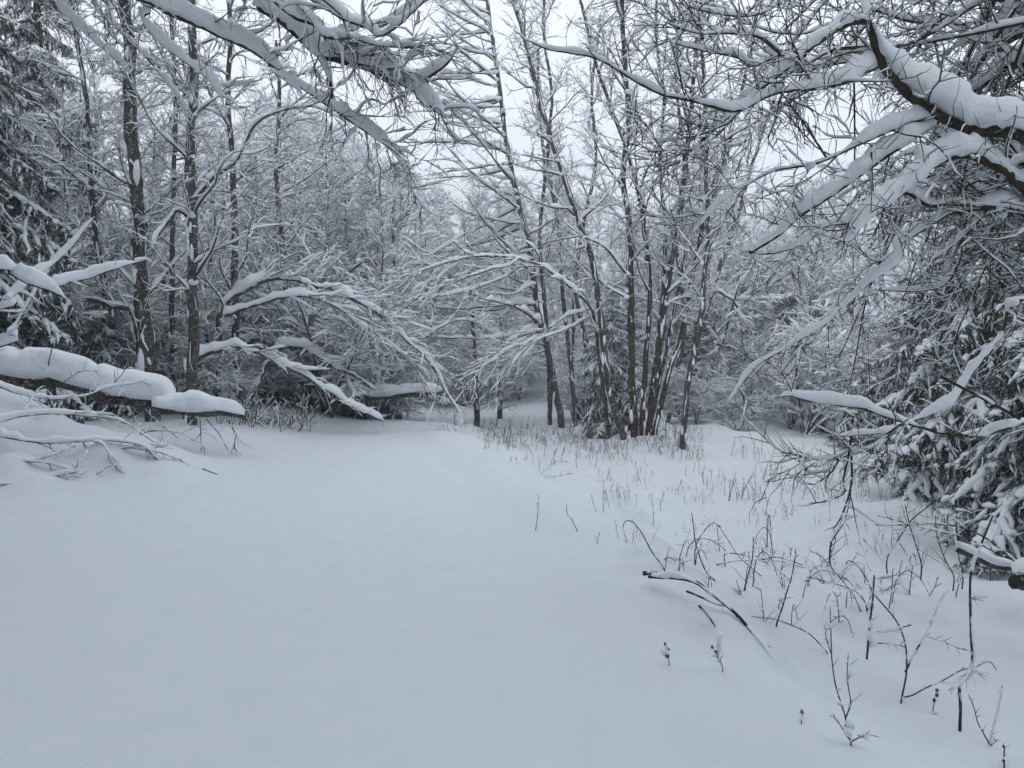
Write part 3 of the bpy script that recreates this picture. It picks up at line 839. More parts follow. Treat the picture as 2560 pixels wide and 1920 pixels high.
# broken stump in the hollow
r_ = np.random.default_rng(61)
hp = P(240, 1140, 7.9)
st = thing('stump', 'dark broken stump in a snow hollow among the fallen branches', 'stump', hp + (0, 0, -.15))
branch_part(st, 'trunk', r_, spline(np.array([hp + (-.02, 0, -.2), hp + (0, 0, 0), hp + (.06, 0, .1)]), .03), .10, .07, FB[1:], hp + (0, 0, -.15), 1.2, M_BARK, endcap=True, rough=.5, cov=-.3)

# brown brush by the left path edge
def brush(label, c, foot, d, n, h, seed, spread=.5, S=.5, m=M_TWIG, name='shrub', sub=4):
    r_ = np.random.default_rng(seed)
    x, y = pix(c, [foot])[0]
    b = P(x, y, d)
    b[2] = gz(b[0], b[1])
    root = thing(name, label, 'shrub', b)
    wood, snow = MB(), MB()
    A = np.zeros((1, 3, 3)); A[0, :, 2] = [-.1, 0, .1]
    q, r = grow(r_, A, np.full((1, 3), .02), n, .1, .9, h * .5, h, math.radians(10), math.radians(70), 7, up=.04, jit=.12, rr=.3, rmin=.004, tl=.1)
    q += np.concatenate([(r_.random((n, 1, 2)) - .5) * spread, np.zeros((n, 1, 1))], 2)
    tubes(wood, q, r, 4)
    caps(snow, r_, q, r, S)
    p2, r2 = grow(r_, q, r, sub, .25, 1, h * .15, h * .45, .3, .9, 5, up=.02, jit=.18, rr=.7, rmin=.003)
    tubes(wood, p2, r2, 3)
    caps(snow, r_, p2, r2, S)
    o = obj('stems', wood.mesh('stems'), m, root)
    obj('snow', snow.mesh('snow'), M_SNOW, o)
    return root
brush('dense brown twiggy shrub at the path edge under the low bowed sapling', 'p', (700, 1050), 11.4, 60, .75, 62, 1.0, .5)
brush('small twiggy shrub left of the brown one, close to the log tip', 'p', (610, 1040), 11.0, 30, .7, 63, .6, .9)

# ------------------------------------------------------------------ alder clump and the trees beside it
RT = [lv(8, .1, .98, .25, .85, 25, 60, 6, up=.03, jit=.18, rr=.6, rmin=.0034, flat=.2),
      lv(5, .15, 1, .1, .36, 25, 60, 3, up=.03, jit=.22, rr=.7, rmin=.0028)]
UP = limbspec(.25, .98, .9, 2.3, 28, 68, up=.05)
cd = G(1600, 1088)
cb = P(1600, 1088, cd); cb[2] = gz(cb[0], cb[1])
clump = thing('alder_clump', 'clump of alder stems with wet red-brown feet rising from one root', 'tree', cb)
def stem(pts, r0, r1, d1, nl, seed, lim=UP, S=1.5, fl=.55):
    q = tr('p', pts, cd, cd + d1)
    q[0, 2] = min(q[0, 2], gz(q[0, 0], q[0, 1]))
    tree('', '', '', q, r0 * cd / F, r1 * cd / F, nl, lim, RT, seed, base=cb, root=clump, S=S, m=M_RED, stem='stem', floor=fl, clumps=.12)
stem([(1586, 1083), (1580, 937), (1578, 769), (1576, 600), (1572, 548), (1559, 443), (1572, 295), (1563, 169), (1555, 0), (1550, -200)], 9.5, 5, .2, 26, 71)
stem([(1604, 1088), (1614, 895), (1623, 769), (1623, 684), (1612, 600), (1600, 500), (1562, 360), (1520, 250), (1480, 120), (1440, -60)], 7.5, 3.5, .5, 22, 72)
stem([(1619, 1092), (1640, 937), (1661, 769), (1677, 663), (1690, 600), (1706, 480), (1722, 330), (1735, 180), (1752, 0), (1765, -150)], 9, 4, .3, 24, 73)
stem([(1634, 1080), (1677, 916), (1699, 853), (1730, 700), (1760, 560), (1800, 420), (1840, 280), (1880, 120), (1900, -60)], 7, 3.5, .9, 22, 74)
stem([(1612, 1078), (1650, 800), (1665, 600), (1650, 420), (1660, 250), (1640, 80), (1650, -100)], 5.5, 3, 1.0, 20, 75)
stem([(1622, 1078), (1690, 760), (1725, 600), (1790, 470), (1830, 330), (1820, 180)], 5, 2.5, .9, 18, 76)

d_ = G(1564, 1098)
gtree('alder_tree', 'alder leaning left beside the clump, snow lying along its upper side', 'p',
      [(1564, 1098), (1547, 1056), (1526, 980), (1513, 895), (1500, 777), (1492, 710), (1471, 620), (1445, 544), (1412, 447), (1370, 321), (1344, 224), (1319, 118), (1285, 0), (1260, -150)], d_, 9, 4.5,
      30, limbspec(.28, .98, .7, 1.9, 40, 85, up=.03, flat=.5), RT, 77, S=1.7, floor=.5, clumps=.12)
bowed('bowed_alder', 'broken alder top hanging left in a thick snow roll from the leaning trunk', [
    ('p', [(1520, 1075), (1500, 900), (1485, 800), (1471, 756), (1412, 710), (1361, 668), (1306, 646), (1277, 660), (1180, 689), (1095, 727), (1028, 760)], d_ + .4, d_ - 1.6, .045, .006),
    ('p', [(1306, 646), (1200, 640), (1100, 660), (1010, 700), (930, 745)], d_ - .6, d_ - 1.8, .025, .005),
    ('p', [(1480, 790), (1400, 830), (1310, 860), (1230, 900), (1170, 960)], d_ + .2, d_ - 1.2, .02, .005),
    ('p', [(1475, 770), (1400, 800), (1320, 870), (1270, 910), (1240, 950)], d_ + .2, d_ - .8, .02, .005)], 78,
    [lv(24, .3, .98, .4, 1.4, 12, 42, 7, up=-.01, jit=.10, rr=.5, rmin=.0034, flat=.4), BW[1]], 1.0)
# tree with long level branches fanning left
FAN = limbspec(.16, .97, 1.8, 3.6, 65, 110, up=.04, flat=.75, K=10, jit=.07, rk=.0105, bias=(-1.3, -.5, 0), tl=.35)
FL = [lv(9, .15, .98, .3, .9, 18, 45, 6, up=.015, jit=.12, rr=.55, rmin=.0034, flat=.7),
      lv(4, .2, 1, .12, .4, 20, 50, 3, up=.03, jit=.18, rr=.7, rmin=.0028, flat=.4)]
d_ = G(1407, 1068)
gtree('alder_tree', 'tall tree whose long level snowy branches fan out left over the path', 'p',
      [(1407, 1068), (1391, 980), (1365, 853), (1344, 769), (1325, 620), (1300, 520), (1280, 430), (1262, 330), (1248, 220), (1232, 100), (1215, -20), (1205, -140)], d_, 9, 4,
      66, FAN, FL, 79, S=2.3, floor=.5)
SL = limbspec(.3, .98, .8, 2.0, 35, 80, up=.05, flat=.3)
for k, (lab, pts, d, r0, r1, nl) in enumerate([
    ('dark stem just left of the leaning alder', [(1440, 1040), (1425, 900), (1405, 720), (1395, 560), (1370, 400), (1380, 240), (1360, 80), (1365, -80)], 17.5, 6, 3, 20),
    ('second dark stem left of the leaning alder, close behind the fanning tree', [(1375, 1050), (1372, 900), (1360, 740), (1350, 600), (1362, 430), (1350, 280), (1345, 120)], 18.5, 6.5, 3, 18),
    ('dark crooked stem between the leaning alder and the small spruce', [(1445, 1060), (1450, 960), (1465, 860), (1440, 720), (1460, 560), (1490, 400), (1480, 240), (1500, 60)], 19.5, 6.5, 3, 20),
    ('slim tree rising right behind the alder clump', [(1665, 1075), (1690, 940), (1712, 800), (1690, 600), (1710, 400), (1690, 200), (1700, 0)], 18.5, 6, 3, 22),
    ('thin tree leaning right between the clump and the thin dark tree', [(1680, 1080), (1730, 900), (1790, 700), (1850, 520), (1900, 350), (1960, 180)], 19.5, 8, 3, 22)]):
    gtree('alder_tree', lab, 'p', pts, d, r0, r1, nl, SL, RT, 80 + k, S=1.7, floor=.5, m=M_BG)
d_ = G(1706, 1122)
gtree('alder_tree', 'thin dark kinked tree standing alone right of the clump', 'p',
      [(1706, 1122), (1715, 1013), (1723, 937), (1740, 853), (1753, 790), (1761, 684), (1770, 600), (1765, 422), (1761, 253), (1753, 60), (1750, -120)], d_, 8, 4,
      26, limbspec(.3, .98, .6, 1.7, 35, 80, up=.05, flat=.3), RT, 90, S=1.6, floor=.5)
gtree('larch_sapling', 'young tree with level snowy branches where the path dips', 'p',
      [(1192, 1035), (1188, 950), (1183, 850), (1178, 760), (1172, 680)], 18.5, 8, 3, 28, limbspec(.1, .98, .6, 1.5, 60, 95, up=.02, flat=.7), FL, 91, S=1.8, floor=.4, m=M_BG)
gtree('larch_sapling', 'small snowy young tree right behind the one in the dip', 'p',
      [(1250, 1035), (1252, 950), (1256, 860), (1250, 790)], 21, 7, 3, 22, limbspec(.1, .98, .6, 1.4, 60, 95, up=.02, flat=.7), FL, 92, S=1.8, floor=.4, m=M_BG)

# ------------------------------------------------------------------ spruces
def bough_protos(seed, n=5):
    out = []
    for k in range(n):
        r_ = np.random.default_rng(seed + k)
        x = np.linspace(0, 1, 12)
        A = np.stack([x, .05 * np.sin(x * 3 + r_.random() * 6), -.28 * x ** 1.7 + .04 * x], 1)[None]
        R = (.012 * (1 - .8 * x))[None]
        q, r = [], []
        for sgn in (-1, 1):
            m = 15
            t = np.linspace(.08, .97, m) + (r_.random(m) - .5) * .04
            b = np.stack([np.interp(t, x, A[0, :, j]) for j in range(3)], 1)
            L = .46 * (1 - t) ** .7 * (.35 + .95 * r_.random(m)) + .05
            ang = np.radians(32 + 45 * r_.random(m))
            s = np.linspace(0, 1, 6)
            pts = b[:, None] + (L[:, None] * s)[..., None] * np.stack([np.cos(ang), sgn * np.sin(ang), 0 * ang], 1)[:, None]
            pts[..., 2] -= (.45 + 1.0 * r_.random((m, 1))) * L[:, None] * s ** 1.5
            pts[:, 1:, :2] += r_.normal(size=(m, 5, 2)) * .012
            q.append(pts); r.append((.006 * (1 - .6 * s))[None].repeat(m, 0))
        q, r = np.concatenate(q), np.concatenate(r)
        q2, r2 = grow(r_, q, r, 6, .12, 1, .06, .20, .5, 1.0, 4, up=-.22, jit=.12, rr=.7, rmin=.0025, flat=.2, tl=.3)
        wood, snow = MB(), MB()
        tubes(wood, A, R, 5); tubes(wood, q, r, 3)
        # needles
        def needles(Pt, per):
            N, K, _ = Pt.shape
            L = np.linalg.norm(np.diff(Pt, axis=1), axis=2).sum(1)
            cnt = np.maximum(3, (L * per).astype(int))
            pi = np.repeat(np.arange(N), cnt)
            u = r_.random(len(pi)) * (K - 1)
            i = np.minimum(u.astype(int), K - 2); f = (u - i)[:, None]
            b = Pt[pi, i] * (1 - f) + Pt[pi, i + 1] * f
            tg = Pt[pi, i + 1] - Pt[pi, i]; tg /= np.linalg.norm(tg, axis=1, keepdims=True) + 1e-9
            v = r_.normal(size=(len(pi), 3)); v -= (v * tg).sum(1, keepdims=True) * tg
            v /= np.linalg.norm(v, axis=1, keepdims=True)
            d = .62 * tg + .8 * v
            w = np.cross(d, r_.normal(size=d.shape)); w /= np.linalg.norm(w, axis=1, keepdims=True)
            ln = (.016 + .012 * r_.random(len(pi)))[:, None]
            V = np.stack([b, b + d * ln * .5 + w * .0022, b + d * ln, b + d * ln * .5 - w * .0022], 1)
            return V.reshape(-1, 3), np.arange(len(pi) * 4).reshape(-1, 4)
        nb = MB()
        nb.add(*needles(q, 420)); nb.add(*needles(q2, 420)); nb.add(*needles(A, 400))
        caps(snow, r_, A, R * 1.3, 1.5, 0, True, .15, .14, .07, .7)
        caps(snow, r_, q, r * 1.5, 1.5, 0, False, .42, .10, .04, .75)
        kk = r_.random(len(q)) < .3
        blobs(snow, r_, q[kk, 2] + (0, 0, .012), .018 + .028 * r_.random(kk.sum()), 3, .6, .35)
        caps(snow, r_, q2, r2 * 1.5, .9, 0, False, .48, .1, .03, .7)
        out.append((wood.mesh('bough'), nb.mesh('needles', False), snow.mesh('snow')))
    return out
BOUGH = bough_protos(300)
for w_, n_, s_ in BOUGH:
    w_.materials.append(M_BARK); n_.materials.append(M_NEEDLE); s_.materials.append(M_SNOW)

def spruce(label, base, H, Rb, nb, seed, z0=.03, group=None, azr=None, pw=.85, name='spruce_tree', droop=1.0, lean=0):
    r_ = np.random.default_rng(seed)
    root = thing(name, label, 'tree', base, group)
    T = spline(np.array([(0, 0, -.3), (.02, 0, H * .5), (lean, 0, H)]), .2)
    branch_part(root, 'trunk', r_, T, .018 * H + .02, .012, [], np.zeros(3), .4, M_BARK, True, 8, .3)
    for k in range(nb):
        u = (k + r_.random()) / nb
        z = (z0 + (.985 - z0) * u) * H
        L = (Rb * (1 - u) ** pw + .12) * (.7 + .5 * r_.random())
        az = k * 2.39996 + r_.random() * .6
        if azr is not None: az = azr[0] + (azr[1] - azr[0]) * ((k * .618034) % 1)
        w_, n_, s_ = BOUGH[int(r_.integers(len(BOUGH)))]
        o = obj('bough', w_, None, root)
        o.location = (lean * (z / H) ** 2, 0, z)
        o.rotation_euler = (r_.normal() * .12, droop * math.radians(6 + 20 * (1 - u) + 10 * r_.random()) - math.radians(18) * u, az)
        o.scale = (L, L, L)
        c = obj('needles', n_, None, o)
        c2 = obj('snow', s_, None, o)
    return root

def at(px, py, d, dz=0):
    p = P(px, py, d)
    return (p[0], p[1], gz(p[0], p[1]) + dz)
spruce('big dark spruce at the left edge with drooping snowy boughs', at(-50, 900, 10.4), 8.5, 1.5, 130, 101)
spruce('tall dark spruce behind the left one, its top half bare of snow', at(120, 900, 14.0), 10.0, 1.5, 120, 102, .12)
spruce('small shaded spruce between the big left spruce and the dark trunks', at(262, 900, 11.6), 1.9, .75, 46, 103)
spruce('small snow-coated spruce behind the alder clump', at(1530, 1050, cd + 1.3), 2.9, 1.05, 70, 104, .03)
spruce('broad snowy spruce at the right edge of the meadow', at(2450, 1180, 9.6), 5.2, 1.5, 120, 105, .02)
spruce('dark near spruce at the right edge of the picture', at(2670, 1300, 7.2), 4.8, 1.3, 110, 106, .02)
spruce('smaller spruce left of the broad one at the meadow edge', at(2290, 1150, 12.2), 3.4, 1.05, 80, 107, .02)
spruce('young spruce low between the broad spruce and the thicket', at(2150, 1130, 14.5), 1.9, .7, 50, 108, .02)

# ------------------------------------------------------------------ saplings and sticks in the right foreground
SB = [lv(5, .1, .95, .02, .07, 35, 65, 3, up=.02, jit=.15, rr=.6, rmin=.0016, tl=.2)]
def sapling(label, foot, parts, seed, S=.35, m=M_STEM, cat='sapling', name='sapling', cov=.45, base_d=None, levels=SB, floor=0.0, sz=1.0):
    """parts: (crop, points, radius px at start, at end, snow); all at the distance of the foot on the snow"""
    r_ = np.random.default_rng(seed)
    fx, fy = pix(*foot)[0] if isinstance(foot[1], list) else foot
    d = base_d or G(fx, fy)
    b = P(fx, fy, d)
    root = thing(name, label, cat, b)
    nm = 'stem'
    for (c, pts, ra, rb, s) in parts:
        dd = (r_.random() - .5) * .12
        q = tr(c, pts, d, d + dd)
        if nm == 'stem':
            q = np.vstack([q[0] - (0, 0, .12), q])
        branch_part(root, nm, r_, spline(q, .018), .62 * ra * d / F, .62 * rb * d / F, levels, b, s, m, True, 6, floor, cov, .12, wob=.5, rough=.25)
        nm = 'twig'
    return root, b, d
def snowlump(root, b, pts, d, rads, seed, c='7', n=5, squash=1.0):
    r_ = np.random.default_rng(seed)
    for p, ra in zip(tr(c, pts, d), rads):
        mb = MB()
        blobs(mb, r_, p - b, .62 * ra * d / F, n, squash * 1.25, .35)
        obj('snow', mb.mesh('snow'), M_SNOW, root)
sp_, b_, dd_ = sapling('forked bare sapling with buds in the lower right foreground', ('7', [(1312, 1290)]), [
    ('7', [(1312, 1290), (1280, 1180), (1280, 1130), (1230, 970), (1210, 830), (1205, 700), (1200, 555)], 4.2, 2.0, .2),
    ('7', [(1280, 1140), (1300, 1090), (1308, 1050), (1290, 930), (1295, 800)], 3.2, 1.6, .2),
    ('7', [(1292, 1240), (1250, 1170), (1210, 1122)], 2.8, 1.4, .3),
    ('7', [(1312, 1262), (1350, 1240), (1385, 1235), (1410, 1220)], 2.8, 1.6, .3),
    ('7', [(1205, 800), (1180, 720), (1172, 650)], 2.2, 1.2, .1)], 201)
snowlump(sp_, b_, [(1300, 1215), (1312, 1180), (1290, 1160)], dd_, [16, 13, 9], 1)
sapling('bending snow-plastered sapling with a curled tip right of the forked one', ('7', [(1568, 1075)]), [
    ('7', [(1568, 1075), (1595, 930), (1600, 850), (1590, 740), (1545, 630), (1430, 490), (1385, 400), (1330, 330), (1290, 318), (1285, 345)], 4.5, 2.2, .3),
    ('7', [(1592, 900), (1640, 800), (1700, 700), (1760, 560), (1818, 465)], 4.5, 3.2, 2.6),
    ('7', [(1580, 1030), (1630, 1018), (1700, 980), (1800, 935), (1880, 890), (1960, 870), (2030, 842), (2070, 890)], 3.2, 1.8, .8),
    ('7', [(1445, 685), (1500, 688), (1560, 668), (1630, 652)], 2.8, 1.8, 2.6),
    ('7', [(1450, 747), (1520, 750), (1600, 770)], 2.4, 2.0, .3),
    ('7', [(1700, 710), (1800, 740), (1860, 770), (1925, 785)], 2.6, 1.8, .3)], 202, cov=.3)
sapling('straight snow-flecked sapling stem at the far lower right', ('7', [(1878, 1212)]), [
    ('7', [(1878, 1212), (1882, 1080), (1880, 960), (1940, 885), (1935, 700), (1930, 500), (1932, 400), (1945, 345), (2000, 200), (2050, 80)], 7.5, 4.0, 1.0),
    ('7', [(1940, 880), (1900, 940), (1830, 1010)], 4, 2.0, .5),
    ('7', [(1930, 500), (1960, 520), (1985, 515)], 3, 1.6, .3),
    ('7', [(1940, 890), (1960, 900), (1985, 910)], 3, 1.6, .3)], 203, cov=.2, floor=.8)
sapling('thin split stem in the bottom right corner', ('7', [(2032, 1280)]), [
    ('7', [(2032, 1280), (2050, 1200), (2080, 1080), (2100, 965)], 4.2, 2.4, .6),
    ('7', [(2032, 1278), (2000, 1215), (1970, 1160), (1950, 1080), (1920, 1015)], 2.8, 1.8, .6),
    ('7', [(2034, 1282), (2060, 1265), (2078, 1248)], 2.6, 1.6, .3)], 204, floor=.6)
sapling('short knobbed stem cut by the bottom right corner', (2515, 1935), [
    ('7', [(2108, 1420), (2108, 1340), (2110, 1268)], 4.5, 2.5, .2)], 205)
sapling('tiny stub poking from the smooth snow left of the forked sapling', ('7', [(1052, 1175)]), [('7', [(1052, 1175), (1050, 1140), (1060, 1098)], 3.0, 1.6, .3)], 206)
for k, (lab, foot, st, bl) in enumerate([
    ('small dried flower head with a dab of snow, left of the snow-hooded one', (362, 866), [(362, 866), (352, 810), (340, 752)], [(350, 790), (345, 770), (362, 815)]),
    ('dried flower under a tall snow hood on the path bank', (641, 910), [(641, 910), (632, 850), (606, 810), (588, 770)], [(622, 830), (620, 770), (618, 725)]),
    ('dried seed head on a bent stem beside the snow-flecked sapling', (1735, 1120), [(1735, 1120), (1745, 1050), (1755, 990)], [(1760, 1000)])]):
    rt, b, d = sapling(lab, ('7', [foot]), [('7', st, 2.4, 1.8, .2)], 210 + k, cat='flower', name='dried_flower', m=M_STRAW)
    rq = np.random.default_rng(k)
    for p, ra in zip(tr('7', [st[-1], st[-2], ((st[-1][0] + st[-2][0]) / 2 + 6, (st[-1][1] + st[-2][1]) / 2)], d) - b, (3.4, 4.2, 3.8)):
        wood = MB()
        blobs(wood, rq, p, ra * d / F, 3, 1.2, .5)
        obj('seed_head', wood.mesh('seed_head'), M_STRAW, rt)
    snowlump(rt, b, bl, d, [8, 13, 11][:len(bl)] if k == 1 else [6, 7, 4][:len(bl)], 40 + k, squash=1.7)

# broken branch lying on the bank, with its snow, and the tangle around it
bd = G(*pix('7', [(910, 845)])[0])
fallen('curved broken branch with a snow ridge lying on the right bank', '7',
       [(255, 398), (330, 402), (400, 405), (490, 425), (560, 475), (660, 555), (720, 610), (800, 700), (860, 770), (912, 845)], bd + .55, bd, .0125, .007, 221, 1.1,
       [lv(7, .05, .95, .06, .22, 30, 65, 4, up=.02, jit=.15, rr=.5, rmin=.002)], cov=.25, m=M_TWIG, lump=.16, maxd=.04, extra=[
       ('7', [(450, 475), (520, 505), (600, 540), (650, 555)], bd + .25, bd + .2, .006, .004, .3),
       ('7', [(515, 550), (560, 600), (603, 662)], bd + .1, bd + .05, .006, .004, .2),
       ('7', [(225, 383), (260, 380), (300, 372)], bd + .6, bd + .6, .014, .010, 3.)])
G7 = lambda x, y: G(*pix('7', [(x, y)])[0])
TWL = [
    ('hooked thin twig at the left end of the broken branch', [(335, 365), (270, 270), (210, 160), (165, 112), (130, 112), (120, 145)], 3.0, 1.8),
    ('upright twig with a straight tip above the broken branch', [(600, 425), (560, 380), (530, 320), (500, 230), (490, 150), (478, 65)], 3.4, 1.8),
    ('arched bare twig over the broken branch', [(495, 340), (500, 240), (550, 155), (600, 120), (650, 180), (700, 260), (740, 310), (850, 405)], 2.8, 1.6),
    ('level twig lying across the bank right of the arch', [(600, 345), (680, 322), (750, 315), (850, 310), (930, 300), (1060, 340)], 3.0, 1.8),
    ('straight twig crossing under the level one', [(655, 280), (750, 288), (850, 300), (1000, 335), (1120, 368)], 2.4, 1.4),
    ('leaning forked twig right of the broken branch', [(920, 660), (950, 565), (975, 480), (1000, 400), (1018, 300), (1020, 255)], 4.0, 2.2),
    ('pale snow-lined stem behind the arched twig', [(752, 475), (775, 380), (795, 300), (800, 190)], 3.6, 2.2),
    ('long bowed twig reaching from the bank to the forked sapling', [(1190, 810), (1150, 755), (1100, 705), (1040, 670), (920, 625), (790, 608)], 2.8, 1.6),
    ('drooping twig in the middle of the right bank', [(1392, 585), (1375, 520), (1320, 470), (1200, 430), (1080, 400)], 2.8, 1.8),
    ('second drooping twig crossing the one in the middle of the bank', [(1360, 590), (1325, 500), (1280, 440), (1230, 380), (1160, 300), (1095, 265)], 2.8, 1.6),
    ('thin upright twig with a side shoot behind the curled sapling', [(1508, 570), (1520, 490), (1525, 420), (1528, 350)], 2.6, 1.6),
    ('short bent twig with a snow dab left of the arch', [(330, 320), (365, 300), (395, 322)], 2.4, 1.8),
    ('small upright forked twig left of the straight-tipped one', [(412, 322), (425, 270), (440, 222), (465, 206)], 2.4, 1.4)]
for k, (lab, pts, ra, rb) in enumerate(TWL):
    fy = max(pts, key=lambda p: p[1])
    sapling(lab, ('7', [fy]), [('7', pts, ra, rb, .35)], 230 + k, cat='twig', name='bare_twig', base_d=G7(*fy))
rt, b, d = sapling('snow-sheathed upright stick in the middle of the right bank', ('7', [(1392, 832)]), [('7', [(1392, 832), (1398, 760), (1408, 640), (1425, 500), (1430, 390)], 5.0, 3.0, .3)], 250)
snowlump(rt, b, [(1412, 700), (1408, 640), (1415, 560), (1422, 480), (1428, 420), (1425, 740)], d, [17, 14, 12, 12, 8, 15], 3, squash=1.5)
r_ = np.random.default_rng(270)
for k in range(30):            # thin canes of the bramble tangle
    cx, cy = r_.uniform(330, 2050), r_.uniform(170, 760)
    if cy > 470 + (cx - 330) * .45 or cy < 120 + (cx - 900) * .12: continue
    h, w = r_.uniform(60, 190), r_.normal() * 90
    if r_.random() < .45: pts = [(cx, cy), (cx + w * .2, cy - h * .7), (cx + w * .7, cy - h), (cx + w * 1.3, cy - h * .75), (cx + w * 1.7, cy - h * .3)]
    else: pts = [(cx, cy), (cx + w * .15, cy - h * .4), (cx + w * .45, cy - h)]
    rt, _, _ = sapling('thin bare cane in the tangle on the right bank', ('7', [(cx, cy)]), [('7', pts, r_.uniform(1.8, 3.0), 1.3, .5)], 1270 + k, cat='twig', name='bare_cane', base_d=G7(cx, cy),
                       levels=[lv(4, .15, .98, .04, .2, 30, 65, 4, up=.02, jit=.15, rr=.7, rmin=.0018)])
    rt['group'] = 'bare canes on the right bank'
# twigs behind, at the foot of the spruces
for k, (lab, pts, ra, rb, S) in enumerate([
    ('long bowed branch arching over the snow below the right spruce', [(2180, 345), (2120, 280), (2030, 210), (1950, 165), (1860, 135), (1730, 122), (1600, 130), (1430, 130)], 4.5, 2.2, 1.4),
    ('second bowed branch just under the long one', [(2110, 310), (2000, 240), (1900, 195), (1780, 165), (1650, 135), (1450, 80)], 3.2, 2.0, .9),
    ('crossing upright stick below the right spruce', [(1500, 300), (1560, 200), (1620, 110), (1690, 50), (1750, 0)], 3.2, 2.4, .6),
    ('leaning stick left of the crossing one below the spruce', [(1676, 335), (1650, 240), (1615, 130), (1590, 20)], 3.2, 2.0, .4),
    ('leaning stick right of the crossing one below the spruce', [(1845, 392), (1800, 310), (1760, 190), (1750, 80)], 3.0, 2.0, .4),
    ('thin upright stick below the near right spruce', [(1892, 382), (1870, 290), (1862, 150), (1860, 10)], 3.0, 2.0, .4),
    ('dangling forked twig at the edge of the meadow', [(1200, 245), (1225, 190), (1270, 120), (1300, 20), (1310, -60)], 3.2, 2.0, .4)]):
    fy = max(pts, key=lambda p: p[1])
    sapling(lab, ('7', [fy]), [('7', pts, ra, rb, S)], 260 + k, cat='twig', name='bare_twig', base_d=min(5.6, G7(*fy)), levels=[lv(8, .1, .98, .08, .35, 30, 70, 5, up=-.03, jit=.2, rr=.6, rmin=.0022)])
log('fallen_log', 'brown log end half covered with snow at the right edge', '7', [(2300, 440), (2230, 432), (2170, 427)], 4.4, 4.3, .045, .042, 6, 44, maxd=.11, lump=.3, w=.05)
log('fallen_log', 'thin brown log lying behind the snow-flecked sapling', '7', [(1860, 258), (1960, 300), (2060, 345), (2180, 360)], 5.4, 5.2, .018, .022, 5, 45, maxd=.06, w=.03)
brush('low tangle of thin twigs at the meadow edge below the right limbs', '7', (1130, 110), 6.6, 14, .38, 64, .9, .8, M_TWIG)
brush('twiggy shrub with snow at the foot of the right spruce', '7', (1400, 190), 6.4, 16, .36, 65, 1.0, 1.0, M_TWIG)

# sticks and forbs traced on the open bank
C9 = [('lone straight stick on the path bank', [(880, 1022), (895, 920), (905, 800), (908, 720), (898, 680)], 1.7, 1.2),
      ('stick with a crooked top and a snow dab near the lone straight stick', [(1262, 1025), (1230, 950), (1205, 905), (1175, 870), (1166, 830), (1168, 775)], 1.7, 1.2),
      ('short leaning stick beside the hooked twig', [(1452, 1140), (1460, 1080), (1478, 1020)], 1.4, 1.0),
      ('bent long stick lying over the weeds at the path edge', [(930, 500), (1000, 440), (1080, 380), (1185, 385)], 1.4, 1.0),
      ('flat forked stick below the bent one at the path edge', [(960, 530), (1060, 520), (1140, 505), (1220, 492)], 1.3, 1.0),
      ('tall dry weed with side shoots in the middle of the meadow', [(1505, 850), (1504, 740), (1503, 620), (1508, 550)], 1.3, .9),
      ('thin dry weed bent in the middle of the meadow', [(1440, 850), (1412, 760), (1396, 680)], 1.0, .7),
      ('knobbed dry weed right of the tall one', [(1965, 980), (1968, 880), (1958, 770), (1940, 680)], 1.3, .8),
      ('forked weed with a snow blob at the right of the bank', [(2032, 840), (2035, 760), (2070, 670)], 1.4, .9)]
for k, (lab, pts, ra, rb) in enumerate(C9):
    sapling(lab, ('9', [max(pts, key=lambda p: p[1])]), [('9', pts, ra, rb, .3)], 280 + k, cat='stick' if 'stick' in lab else 'weed', name='bare_twig' if 'stick' in lab else 'dry_weed', m=M_STRAW)

# dry weeds over the meadow: few shapes, each weed an object of its own
WEED = []
for k in range(9):
    r_ = np.random.default_rng(400 + k)
    A = np.zeros((1, 2, 3)); A[0, 0, 2] = -.1
    n = int(r_.integers(2, 6))
    A = np.array([[(0, 0, -.08), (0, 0, .02)]])
    q, r = grow(r_, A, np.full((1, 2), .01), n, .2, .6, .20, .36, .05, .35, 6, up=.05, jit=.10, rr=.3, rmin=.0026, tl=.1)
    q = q * np.where(r_.random((n, 1, 1)) < .5, .6, 1.0) + np.concatenate([(r_.random((n, 1, 2)) - .5) * .36, np.zeros((n, 1, 1))], 2)
    p2, r2 = grow(r_, q, r, 3, .45, 1, .03, .10, .3, .7, 3, up=.05, jit=.12, rr=.7, rmin=.0028)
    w_ = MB(); tubes(w_, q, r, 4); tubes(w_, p2, r2, 3)
    s_ = MB()
    if k % 3 == 0: blobs(s_, r_, q[0, 2:3] + (.006, 0, .01), .016 + .012 * r_.random(1), 3, 1.5)
    wm = w_.mesh('stalk'); wm.materials.append(M_STRAW)
    sm = s_.mesh('snow') if s_.V else None
    if sm: sm.materials.append(M_SNOW)
    WEED.append((wm, sm))
r_ = np.random.default_rng(500)
cnt = 0
WL = {0: ('thin dry weed stalk in the dense patch along the path edge', 'dry weeds along the path edge'),
      1: ('thin dry weed stalk poking out of the open meadow snow', 'dry weeds scattered over the meadow'),
      2: ('thin dry weed stalk near the thicket on the meadow', 'dry weeds under the thicket edge')}
